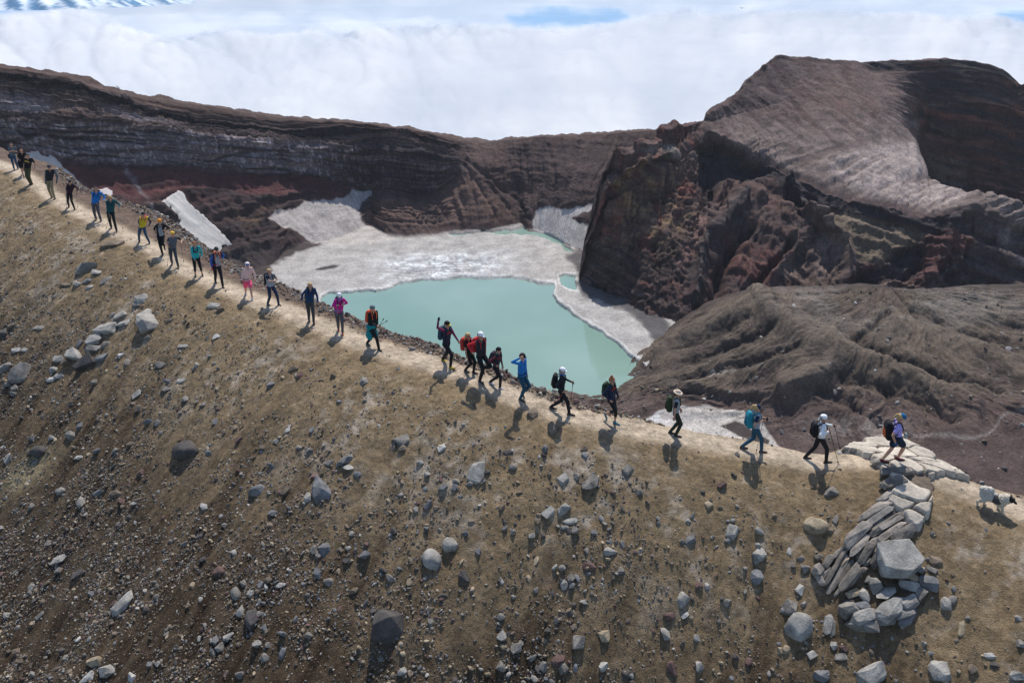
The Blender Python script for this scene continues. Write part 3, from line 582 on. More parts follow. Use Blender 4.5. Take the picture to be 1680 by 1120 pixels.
m_md = terrain_mat("mound_ash", (.16, 1.2, 5.0), 0.8, contrast=.36, bdist=.5, speck=((.9, .09, (.40, .37, .34)), (.33, .05, (.50, .47, .44))))
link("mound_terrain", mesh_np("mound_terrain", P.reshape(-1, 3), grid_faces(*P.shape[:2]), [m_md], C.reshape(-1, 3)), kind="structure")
PC_ = P
# ------------------------------------------------------------------ sea of clouds below the volcano, far land and snowy slope beyond
def cloud_mat(tr_):
    m, nt, b = nodemat("cloud"); L_ = nt.links.new
    a1 = N(nt, "ShaderNodeAttribute"); a1.attribute_name = "tint"; a2 = N(nt, "ShaderNodeAttribute"); a2.attribute_name = "cover"
    df = N(nt, "ShaderNodeBsdfDiffuse"); tl = N(nt, "ShaderNodeBsdfTranslucent"); mx = N(nt, "ShaderNodeMixShader"); mx.inputs[0].default_value = tr_
    L_(a1.outputs["Color"], df.inputs[0]); L_(a1.outputs["Color"], tl.inputs[0]); L_(df.outputs[0], mx.inputs[1]); L_(tl.outputs[0], mx.inputs[2])
    tr = N(nt, "ShaderNodeBsdfTransparent"); m2 = N(nt, "ShaderNodeMixShader"); L_(a2.outputs["Fac"], m2.inputs[0]); L_(tr.outputs[0], m2.inputs[1]); L_(mx.outputs[0], m2.inputs[2])
    L_(m2.outputs[0], nt.nodes["Material Output"].inputs[0]); return m
CM = cloud_mat(.25)
def sheet(name, r0, r1, nr, base, fn):
    az = np.radians(np.linspace(-60, 60, 620)); rr = np.exp(np.linspace(math.log(r0), math.log(r1), nr)); A, RR = np.meshgrid(az, rr); X = RR * np.sin(A); Y = RR * np.cos(A)
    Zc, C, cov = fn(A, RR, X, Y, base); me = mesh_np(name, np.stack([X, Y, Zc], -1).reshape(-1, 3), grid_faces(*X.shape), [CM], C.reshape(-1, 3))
    at = me.attributes.new("cover", 'FLOAT', 'POINT'); at.data.foreach_set("value", np.clip(cov, 0, 1).ravel().astype(np.float32)); return link(name, me, kind="stuff")
BASE = CZ - 330
EDG = [(-400,30),(0,24),(60,20),(100,12),(140,12),(170,22),(200,36),(230,50),(265,58),(300,58),(340,50),(380,47),(430,56),(460,54),(520,46),(560,50),(640,40),(700,42),(760,36),(840,40),(900,44),(960,41),(1010,36),(1060,24),(1120,16),(1200,22),(1280,14),(1400,20),(1500,16),(1560,26),(1640,24),(1700,40),(2000,30)]
def puffs(A, RR, sc):                                       # round-topped lumps, finer on coarser
    u, v = A * sc, 330 / RR * sc * 1.25; w = .5 * pn(u * .6, v * .6, 7.7)
    return sum(.5 ** i * np.sqrt(np.abs(pn(u * 2 ** i + w + 3 * i, v * 2 ** i, 2.2 + i)) + .02) for i in range(4)) / 1.9
def near_fn(A, RR, X, Y, base):
    QX, QY, _ = proj(X, Y, base + 0 * X); e = interp(QX, EDG)
    pf = puffs(A, RR, 11); lo = fbm(X / 1800, Y / 1800, .3, 3); md = fbm(X / 520, Y / 800, 1.3, 4, .5)
    edge = e + 50 * (pf - .5) + 7 * fbm(A * 60, 330 / RR * 70, 2, 4, .6)
    near = sstep(-1, 9, QY - edge)
    rise = np.exp(-np.maximum(QY - e, 0) / 22)
    Zc = base + lo * 36 + md * 13 + (pf - .45) * 120 * (.22 + rise) * np.clip(RR / 3500, .3, 1.6)
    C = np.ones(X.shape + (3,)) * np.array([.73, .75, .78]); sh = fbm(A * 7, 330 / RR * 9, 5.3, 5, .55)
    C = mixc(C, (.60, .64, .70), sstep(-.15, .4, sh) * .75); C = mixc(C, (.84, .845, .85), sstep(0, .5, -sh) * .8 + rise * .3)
    C = mixc(C, (.57, .62, .69), sstep(.3, .65, 1 - pf) * .7 * (.45 + rise))  # billow shading put into the tint: grey hollows, whiter edge
    return Zc, C, near
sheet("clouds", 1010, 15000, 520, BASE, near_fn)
def far_fn(A, RR, X, Y, base):
    QX, QY, _ = proj(X, Y, base + 0 * X); f = lambda a, b_, s_: a * fbm(A * b_, 330 / RR * b_ * 3, s_, 5, .6)
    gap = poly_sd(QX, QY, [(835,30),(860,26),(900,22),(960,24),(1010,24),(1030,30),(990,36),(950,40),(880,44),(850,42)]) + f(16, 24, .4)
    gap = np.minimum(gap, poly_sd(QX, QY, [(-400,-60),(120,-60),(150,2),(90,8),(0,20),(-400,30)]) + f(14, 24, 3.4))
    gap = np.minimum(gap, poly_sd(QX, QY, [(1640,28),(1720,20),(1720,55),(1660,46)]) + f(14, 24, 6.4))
    pf = .6 * puffs(A, RR * .5, 9) + .4 * fbm(A * 5, 330 / RR * 40, 3.3, 4) + .2; C = np.ones(X.shape + (3,)) * np.array([.68, .73, .79]); C = mixc(C, (.50, .58, .68), sstep(.35, .7, 1 - pf) * .7); C = mixc(C, (.82, .85, .88), sstep(.5, .8, pf) * .7)  # far billows also get their soft shading from colour
    C = mixc(C, (.42, .62, .84), 1 - sstep(-7, 14, gap))  # hazy blue view through the gaps, painted onto the cloud sheet
    return base + 60 * fbm(X / 3000, Y / 3000, 1, 3) + 40 * pf, C, .72 + .28 * sstep(-7, 12, gap)
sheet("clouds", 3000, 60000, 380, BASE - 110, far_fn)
rr = np.array([2500, 6000, 20000, 60000, 150000.0]); A, RR = np.meshgrid(np.radians(np.linspace(-70, 70, 60)), rr)
V = np.stack([RR * np.sin(A), RR * np.cos(A), np.full(A.shape, CZ - 1500.)], -1).reshape(-1, 3)
link("lowland_terrain", mesh_np("far_land", V, grid_faces(*A.shape), [terrain_mat("far_land_hazed", (.0004, .002), .1, contrast=.35)], np.ones((len(V), 3)) * np.array([.50, .78, .98])), kind="structure")  # pale blue: the haze of distance is put into the land's colour
g1, g2 = np.meshgrid(np.linspace(-1, 1, 200), np.linspace(-1, 1, 160))
cx, cy, _ = at_t(-60, 60, 14000.0); X = cx + g1 * 6500; Y = cy + 2000 + g2 * 6000
r = np.hypot(g1, g2); Zm = CZ - 1500 + 2600 * np.clip(1 - r, 0, 1) ** 1.15
thm = np.arctan2(g2, g1); rg = fbm(thm * 7, r * 3, .3, 5, .6, True); Zm = Zm + 160 * rg * sstep(0, .3, 1 - r)
C = np.ones(X.shape + (3,)) * np.array([.09, .22, .38])  # blue of the distant air painted into the rock colour
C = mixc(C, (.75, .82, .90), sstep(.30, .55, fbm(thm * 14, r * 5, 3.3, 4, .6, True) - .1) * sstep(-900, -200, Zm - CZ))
link("far_volcano_terrain", mesh_np("far_volcano", np.stack([X, Y, Zm], -1).reshape(-1, 3), grid_faces(*X.shape), [terrain_mat("far_volcano_hazed", (.001, .004), .2, contrast=.15)], C.reshape(-1, 3)), kind="structure")
# ------------------------------------------------------------------ foreground ridge: the path on the crest and the stony slope
FEETP = [(-200,205,36),(-60,250,40),(28,277,45),(90,326,51),(160,361,54),(187,377,55),(250,406,57),(288,436,58),(326,451,60),(360,468,62),(410,488,63),(447,499,64),(510,526,67),(556,544,69),(613,570,73),(733,601,77),(790,622,78),(814,636,78),(853,652,79),(918,678,79),(1003,692,79),(1105,714,79),(1235,738,79),(1340,757,79),(1460,755,80),(1540,782,82),(1630,822,84),(1720,850,86),(1900,900,90)]
def person_t(px, py, hp, h=1.73):
    v = (560 - py) / FPX; de = hp / FPX; return h * (CP + (v + de) * SP) / de
fp = np.array(FEETP, float); tt = gauss(person_t(fp[:, 0], fp[:, 1], fp[:, 2]), .8)
pxs = np.arange(-200, 1901, 4.0); pys = gauss(np.interp(pxs, fp[:, 0], fp[:, 1]), 4); pts = gauss(np.interp(pxs, fp[:, 0], tt), 14)
PW = np.stack(at_t(pxs, pys, pts), -1)                       # path centre line, world
A0 = PW[np.argmin(abs(pxs - 20))]; A1 = PW[np.argmin(abs(pxs - 1400))]
es = (A1 - A0)[:2]; es = es / np.linalg.norm(es); ew = np.array([-es[1], es[0]]); ew = ew if ew[1] > 0 else -ew
def to_sw(x, y): return x * es[0] + y * es[1], x * ew[0] + y * ew[1]
def to_xy(s, w): return s * es[0] + w * ew[0], s * es[1] + w * ew[1]
ps, pw = to_sw(PW[:, 0], PW[:, 1]); o_ = np.argsort(ps); ps, pw, pz = ps[o_], pw[o_], PW[o_, 2]
def wp(s): return np.interp(s, ps, pw)
def zp(s): return np.interp(s, ps, pz) + np.minimum(0, (s - ps[0])) * 0.2 + np.minimum(0, ps[-1] - s) * .1
EDGE = [(-200,180),(-60,222),(0,236),(60,262),(100,284),(134,305),(202,330),(250,347),(262,354),(311,391),(343,411),(379,431),(429,450),(479,470),(490,476),(545,502),(601,528),(640,541),(710,561),(753,585),(801,604),(832,616),(880,641),(922,657),(1020,679),(1062,694),(1097,703),(1160,714),(1244,727),(1317,745),(1350,748),(1385,735),(1418,722),(1484,713),(1519,734),(1540,754),(1593,793),(1604,798),(1631,804),(1680,816),(1900,862)]
ed = np.array(EDGE, float); exs = np.arange(-200, 1901, 4.0); eys = np.interp(exs, ed[:, 0], ed[:, 1])
Ex, Ey, Ez = at_z(exs, eys, PW[:, 2] - .12)
e_s, e_w = to_sw(Ex, Ey); o_ = np.argsort(e_s); e_s, e_w = e_s[o_], e_w[o_]
def we(s): return np.maximum(np.interp(s, e_s, gauss(e_w, 1.5)), wp(s) + .25)
def Gsmooth(s, w):
    q = w - wp(s); e = np.maximum(we(s) - wp(s), .3)
    f = np.maximum(-q - .35, 0)                               # towards the camera: rounds over, then about 33 degrees
    slope = .655 + .05 * np.sin(s * .21 + 1)
    z = zp(s) - slope * (np.sqrt(f * f + 1.9 ** 2) - 1.9) + .012 * np.maximum(f - 12, 0) ** 1.3
    b = np.maximum(q, 0); z = z - .10 * np.minimum(b, e)
    st_ = 1.0 + .9 * (1 - sstep(-18, 4, s)); bb = np.maximum(b - e, 0); z = z - st_ * np.minimum(bb, 14) - .62 * np.maximum(bb - 14, 0)
    return z
def Gnoise(s, w, hi=True):
    q = w - wp(s); sl = sstep(.6, 4.0, -q); pathm = np.exp(-(q / .55) ** 2)
    x = s + .25 * w
    n = .28 * sl * fbm(s / 3.8, w / 6.5, 1.1, 3)
    r = fbm(x / 1.15 + .3 * pn(w / 2, s / 2, 3), w / 6, 2.2, 4, .55, True)   # rills down the slope
    n = n + .12 * r * sl
    n = n + (.06 + .03 * sl) * fbm(s / .8, w / .8, 3.3, 4, .6) * (1 - .8 * pathm)
    if hi: n = n + .045 * np.maximum(fbm(s / .42, w / .42, 8.1, 3, .6), -.15) * (1 - .8 * pathm)
    if hi: n = n + .034 * fbm(s / .2, w / .2, 4.1, 3, .7) * (1 - .55 * pathm)
    q2 = w - we(s); n = n + .22 * np.exp(-((q2 + .2) / .7) ** 2) * np.maximum(fbm(s / .7, w / .5, 6.1, 4, .6), -.2) * rub(s)
    return n
def rub(s):                                                     # rubble strip along the crater edge, left of the middle
    sx = to_xy(s, wp(s)); qx = proj(sx[0], sx[1], zp(s))[0]
    return 1 - sstep(1040, 1110, qx)
def G(s, w, hi=True): return Gsmooth(s, w) + Gnoise(s, w, hi)
def Gxy(x, y, hi=True): s, w = to_sw(np.asarray(x, float), np.asarray(y, float)); return G(s, w, hi)
def hit(px, py, smooth=False):                                  # where a line of sight meets the ridge
    px = np.atleast_1d(np.asarray(px, float)); py = np.atleast_1d(np.asarray(py, float))
    ts = np.arange(12, 75, .08); dx, dy, dz = ray(px, py)
    x = dx[:, None] * ts; y = dy[:, None] * ts; z = CZ + dz[:, None] * ts
    s, w = to_sw(x, y); below = z < (Gsmooth(s, w) + (0 if smooth else .0))
    i = np.argmax(below, 1); i = np.where(below.any(1), i, len(ts) - 1); t = ts[i]
    for _ in range(3):
        x = dx * t; y = dy * t; z = CZ + dz * t; g = Gxy(x, y, False); t = t + (z - g) / (-dz + .3) * .8
    x = dx * t; y = dy * t; return np.stack([x, y, Gxy(x, y)], -1)
def gnormal(x, y, e=.3):
    gx = (Gxy(x + e, y, False) - Gxy(x - e, y, False)) / (2 * e); gy = (Gxy(x, y + e, False) - Gxy(x, y - e, False)) / (2 * e)
    n = Vector((-gx, -gy, 1)); n.normalize(); return n

SMIN, SMAX = to_sw(*at_t(-60, 270, 42.)[:2])[0], to_sw(*at_t(1760, 860, 19.)[:2])[0]
ds = .05
sc = np.concatenate([SMIN - np.cumsum(np.geomspace(.08, 6, 34))[::-1], np.arange(SMIN, SMAX, ds), SMAX + np.cumsum(np.geomspace(.08, 6, 34))])
qc = np.concatenate([-15.5 - np.cumsum(np.geomspace(.07, 4, 26))[::-1], np.arange(-15.5, 3.2, ds), 3.2 + np.cumsum(np.geomspace(.06, 5, 60))])
S, Q = np.meshgrid(sc, qc); W = Q + wp(S)
Zg = G(S, W); Xg, Yg = to_xy(S, W)
PXg, PYg, _ = proj(Xg, Yg, Zg)
sl = sstep(.5, 5.5, -Q); low = sstep(3, 10.5, -Q)
n1 = fbm(S / 2.6, W / 3.4, 5.5, 5, .6); n2 = fbm((S + .12 * W) / .9, W / 5.5, 6.6, 5, .62); n3 = fbm(S / .45, W / .45, 7.7, 4, .65)
C = np.ones(S.shape + (3,)) * np.array([.240, .184, .112])
C = mixc(C, (.128, .093, .059), low * .9)
C = mixc(C, (.070, .049, .031), sstep(5, 11, -Q + 1.5 * n1) * .8)
C = mixc(C, (.27, .225, .155), sstep(.1, .55, n1) * (1 - low) * .6)
C = mixc(C, (.38, .345, .295), sstep(.0, .4, n1 * .6 + n3 * .8) * sstep(.6, 2, -Q) * (1 - sstep(3.5, 6.5, -Q)) * .75)   # pale dusty patches below the path
C = mixc(C, (.040, .026, .016), sstep(-.03, .22, n2 + .12 * n3) * sl * (.35 + .65 * sstep(3, 9, -Q)) * .9)                                              # damp streaks
C = mixc(C, (.22, .165, .09), sstep(.25, .65, -n2) * sl * .4)
trk = np.exp(-((Q - .05 + .25 * n1) / .62) ** 4)
C = mixc(C, (.56, .48, .375), trk * (.8 + .3 * n3))
C = mixc(C, (.135, .100, .085), sstep(.35, 1.0, Q + .5 * n3) * np.broadcast_to(rub(S), S.shape) * .85)
C = mixc(C, (.16, .115, .085), sstep(1.5, 3, Q) * .7)
rl = fbm((S + .25 * W) / 1.15 + .3 * pn(W / 2, S / 2, 3), W / 6, 2.2, 4, .55, True)
C = mixc(C, (.050, .034, .022), sstep(.15, .7, -rl + .3 * n3) * sl * .6); C = mixc(C, (.20, .160, .105), sstep(.45, .8, rl) * sl * .35)
C = C * (1 + .36 * n3)[..., None]
C = C * np.array([1.0, .95, .925])
C = C * (1 - .18 * low)[..., None]
C = mixc(C, (.42, .34, .20), np.exp(-((PXg - 25 + .9 * (PYg - 790)) / 32) ** 2 - ((PYg - 775) / 40) ** 2) * .8)   # pale ochre gully at the left edge
def ground_mat():
    m = terrain_mat("ridge_soil", (1.6, 8.0, 38.0), .9, contrast=.3, bdist=.12, rough=.95, spec=.15, speck=((14, .16, (.30, .27, .23)), (26, .17, (.42, .37, .30)), (9, .10, (.08, .07, .065))))
    return m
m_soil = ground_mat()
link("ridge_ground", mesh_np("ridge_ground", np.stack([Xg, Yg, Zg], -1).reshape(-1, 3), grid_faces(*S.shape), [m_soil], C.reshape(-1, 3)), kind="structure")
# ------------------------------------------------------------------ rocks
def ico(sub):
    bm = bmesh.new(); bmesh.ops.create_icosphere(bm, subdivisions=sub, radius=1.0)
    bm.verts.ensure_lookup_table(); V = np.array([v.co[:] for v in bm.verts]); F = np.array([[v.index for v in f.verts] for f in bm.faces]); bm.free(); return V, F
ICO = {k: ico(k) for k in (1, 2, 3, 4, 5)}
def rock_shape(seed, sub=4, cuts=11, box=0.0, rnd=0.0, nz=.05, layer=0.0):
    g = np.random.default_rng(seed); V, F = ICO[sub]; V = V.copy()
    if box > 0: V = np.sign(V) * np.abs(V) ** (1 - box); V /= np.abs(V).max()
    n = g.normal(size=(cuts, 3)); n /= np.linalg.norm(n, axis=1)[:, None]; dd = g.uniform(.52 + .3 * rnd, .88 + .08 * rnd, cuts)
    for a, b_ in zip(n, dd):
        h = V @ a - b_; k = h > 0; V[k] -= np.outer(h[k] * .97, a)
    o = seed * 3.7 % 50
    V *= (1 + nz * fbm(V[:, 0] * 2.2 + o, V[:, 1] * 2.2, V[:, 2] * 2.2, 5, .6))[:, None]
    if layer > 0: V[:, 2] += layer * pn(V[:, 0] * .8 + o, V[:, 1] * 9 + o, V[:, 2] * 6)
    V -= (V.max(0) + V.min(0)) / 2; V /= (V.max(0) - V.min(0)) / 2
    return V, F
def hull_shape(seed, kind='angular', big=False):
    """sharp-edged broken rock: hull of scattered points, chipped edges, a little surface relief"""
    g = np.random.default_rng(seed); bm = bmesh.new()
    if kind == 'slab':
        pts = [np.array([sx * g.uniform(.5, 1), sy * g.uniform(.3, 1), sz * g.uniform(.3, 1)]) for sx in (-1, 1) for sy in (-1, 1) for sz in (-1, 1)]
        pts += [np.array([g.uniform(-.7, .7), sy * g.uniform(.75, 1), g.uniform(-.8, .8)]) for sy in (-1, 1) for _ in range(2)] + [np.array([g.uniform(-.6, .6), g.uniform(-.5, .5), sz]) for sz in (-1, 1)] + [np.array([sx * 1.0, g.uniform(-.4, .4), g.uniform(-.5, .5)]) for sx in (-1, 1)]
    elif kind == 'block': pts = [np.array([rr_ * math.cos(a), rr_ * math.sin(a), z]) for z, r0 in ((.7, .82), (.15, 1.), (-.8, .8)) for a in np.arange(0, 6.28, .7) + g.uniform(0, .5) for rr_ in (r0 * g.uniform(.68, 1.08),)]
    elif kind == 'pyramid': pts = [np.array(q) for q in ((-1, -.2, -.6), (-.7, .8, -.3), (.9, .9, -.5), (1, -.8, -.6), (.55, -.1, .9), (.1, .55, .95), (.8, .35, .7), (-.2, -.75, -.2), (-.5, .1, .35))]
    else:
        n = int(g.integers(11, 17)); q = g.normal(size=(n, 3)); q /= np.linalg.norm(q, axis=1)[:, None]; pts = list(q * g.uniform(.78, 1, (n, 1)))
    vs = [bm.verts.new(tuple(p)) for p in pts]; r = bmesh.ops.convex_hull(bm, input=vs)
    bmesh.ops.delete(bm, geom=[v for v in bm.verts if not v.link_faces], context='VERTS')
    bmesh.ops.dissolve_limit(bm, angle_limit=R(9), verts=bm.verts, edges=bm.edges)
    bmesh.ops.bevel(bm, geom=list(bm.edges), offset=.055, segments=2, affect='EDGES', profile=.6, clamp_overlap=True)
    bmesh.ops.triangulate(bm, faces=bm.faces)
    for _ in range(2 if big else 1): bmesh.ops.subdivide_edges(bm, edges=[e for e in bm.edges if e.calc_length() > .16], cuts=1, use_grid_fill=True); bmesh.ops.triangulate(bm, faces=bm.faces)
    bm.verts.ensure_lookup_table(); bm.verts.index_update(); V = np.array([v.co[:] for v in bm.verts]); F = np.array([[v.index for v in f.verts] for f in bm.faces]); bm.free()
    o = seed * 3.7 % 50; V *= (1 + .075 * fbm(V[:, 0] * 1.8 + o, V[:, 1] * 1.8, V[:, 2] * 1.8, 4, .6))[:, None]
    if kind == 'slab': V[:, 2] += .05 * pn(V[:, 0] * .7 + o, V[:, 1] * 7, V[:, 2] * 5)
    V -= (V.max(0) + V.min(0)) / 2; V /= (V.max(0) - V.min(0)) / 2
    return V, F
TONES = {'pale': (.335, .318, .29), 'white': (.45, .43, .40), 'grey': (.225, .208, .188), 'dark': (.095, .086, .082), 'blue-grey': (.18, .18, .185), 'brown': (.19, .15, .115), 'reddish': (.15, .095, .085), 'tan': (.35, .285, .20), 'warm': (.34, .30, .26), 'warmdark': (.20, .178, .155)}
def stone_mat(c):
    m, nt, b = nodemat("stone"); L = nt.links.new
    tc = N(nt, "ShaderNodeTexCoord"); oi = N(nt, "ShaderNodeObjectInfo"); ad = N(nt, "ShaderNodeVectorMath"); ad.operation = 'ADD'
    L(tc.outputs["Object"], ad.inputs[0]); L(oi.outputs["Location"], ad.inputs[1])
    n1 = N(nt, "ShaderNodeTexNoise"); n1.inputs["Scale"].default_value = 3; n1.inputs["Detail"].default_value = 8; n1.inputs["Roughness"].default_value = .65; L(ad.outputs[0], n1.inputs["Vector"])
    n2 = N(nt, "ShaderNodeTexNoise"); n2.inputs["Scale"].default_value = 22; n2.inputs["Detail"].default_value = 6; n2.inputs["Roughness"].default_value = .7; L(ad.outputs[0], n2.inputs["Vector"])
    cr = N(nt, "ShaderNodeValToRGB"); L(n1.outputs[0], cr.inputs[0]); e = cr.color_ramp.elements
    e[0].position = .32; e[0].color = tuple(x * .55 for x in c) + (1,); e[1].position = .66; e[1].color = tuple(min(1, x * 1.3) for x in c) + (1,)
    mr = N(nt, "ShaderNodeMapRange"); mr.inputs[1].default_value = .3; mr.inputs[2].default_value = .7; mr.inputs[3].default_value = .72; mr.inputs[4].default_value = 1.25; L(n2.outputs[0], mr.inputs[0])
    sc_ = N(nt, "ShaderNodeVectorMath"); sc_.operation = 'SCALE'; L(cr.outputs[0], sc_.inputs[0]); L(mr.outputs[0], sc_.inputs["Scale"]); L(sc_.outputs[0], b.inputs["Base Color"])
    bp = N(nt, "ShaderNodeBump"); bp.inputs["Strength"].default_value = .7; bp.inputs["Distance"].default_value = .04; L(n2.outputs[0], bp.inputs["Height"]); L(bp.outputs[0], b.inputs["Normal"])
    b.inputs["Roughness"].default_value = .9; b.inputs["Specular IOR Level"].default_value = .2
    return m
SM = {k: stone_mat(v) for k, v in TONES.items()}
def stone(p1, p2, wpx, tone, seed, label=None, cat="rock", name="rock", group=None, thick=.7, raise_=.15, shape='angular', parent=None, sub=4, tilt=0.0):
    """a stone whose long axis runs between two picture points on the slope"""
    a, b_ = hit([p1[0], p2[0]], [p1[1], p2[1]]); a, b_ = Vector(a), Vector(b_)
    c = (a + b_) / 2; ax = (b_ - a); ln_ = ax.length; dep = proj(*c)[2]
    n = gnormal(c.x, c.y); n = (n + Vector((0, 0, .5))).normalized() if shape != 'slab' else n
    ax.normalize(); ay = n.cross(ax).normalized(); az_ = ax.cross(ay).normalized()
    if tilt: q = Quaternion(ax, tilt); ay = q @ ay; az_ = q @ az_
    wd = wpx / FPX * dep; hx, hy, hz = ln_ / 2, wd / 2, wd / 2 * thick
    kw = dict(angular=dict(cuts=15, nz=.035), round=dict(cuts=12, rnd=.4, nz=.13), flat=dict(cuts=10, box=.35, nz=.04), pyramid=dict(cuts=5, nz=.07), block={}, slab=dict(cuts=11, box=.55, nz=.05, layer=.09))[shape]
    V, F = (rock_shape(seed, sub=sub, **kw) if shape == 'round' else hull_shape(seed, {'flat': 'slab'}.get(shape, shape), ln_ > .45)); V = V * np.array([hx, hy, hz])
    me = mesh_np(name, V, F, [SM[tone]], smooth=(shape == 'round'))
    o = link(name, me, label, cat if parent is None else None, group, None, parent)
    M = Matrix((ax, ay, az_)).transposed().to_4x4(); M.translation = c + n * (hz * (raise_ * 2 - .3))
    o.matrix_world = M
    return o
SPOTS = [(28,277,"hiker photographing at far left"),(90,326,"hiker in black vest and tan trousers"),(162,361,"hiker in bright blue jacket"),(238,399,"hiker in yellow jacket"),(288,437,"hiker in yellow headscarf"),(326,451,"hiker in turquoise jacket"),(360,469,"hiker with red glove"),(410,489,"hiker in pink shorts"),(447,499,"hiker filming with a camera"),(510,527,"hiker in dark blue jacket"),(557,545,"hiker in magenta jacket"),(613,570,"hiker with teal jacket round the waist"),(733,599,"hiker raising an arm"),(790,622,"hiker in white cap and red sleeves"),(814,637,"hiker in black beanie"),(853,654,"hiker in blue top"),(918,681,"hiker in white cap with red poles"),(1003,693,"hiker with hair bun"),(1105,714,"hiker in beige sun hat"),(1235,740,"hiker with teal backpack"),(1340,757,"hiker in white headscarf"),(1460,753,"hiker in lilac shirt"),(1628,828,"the dog")]
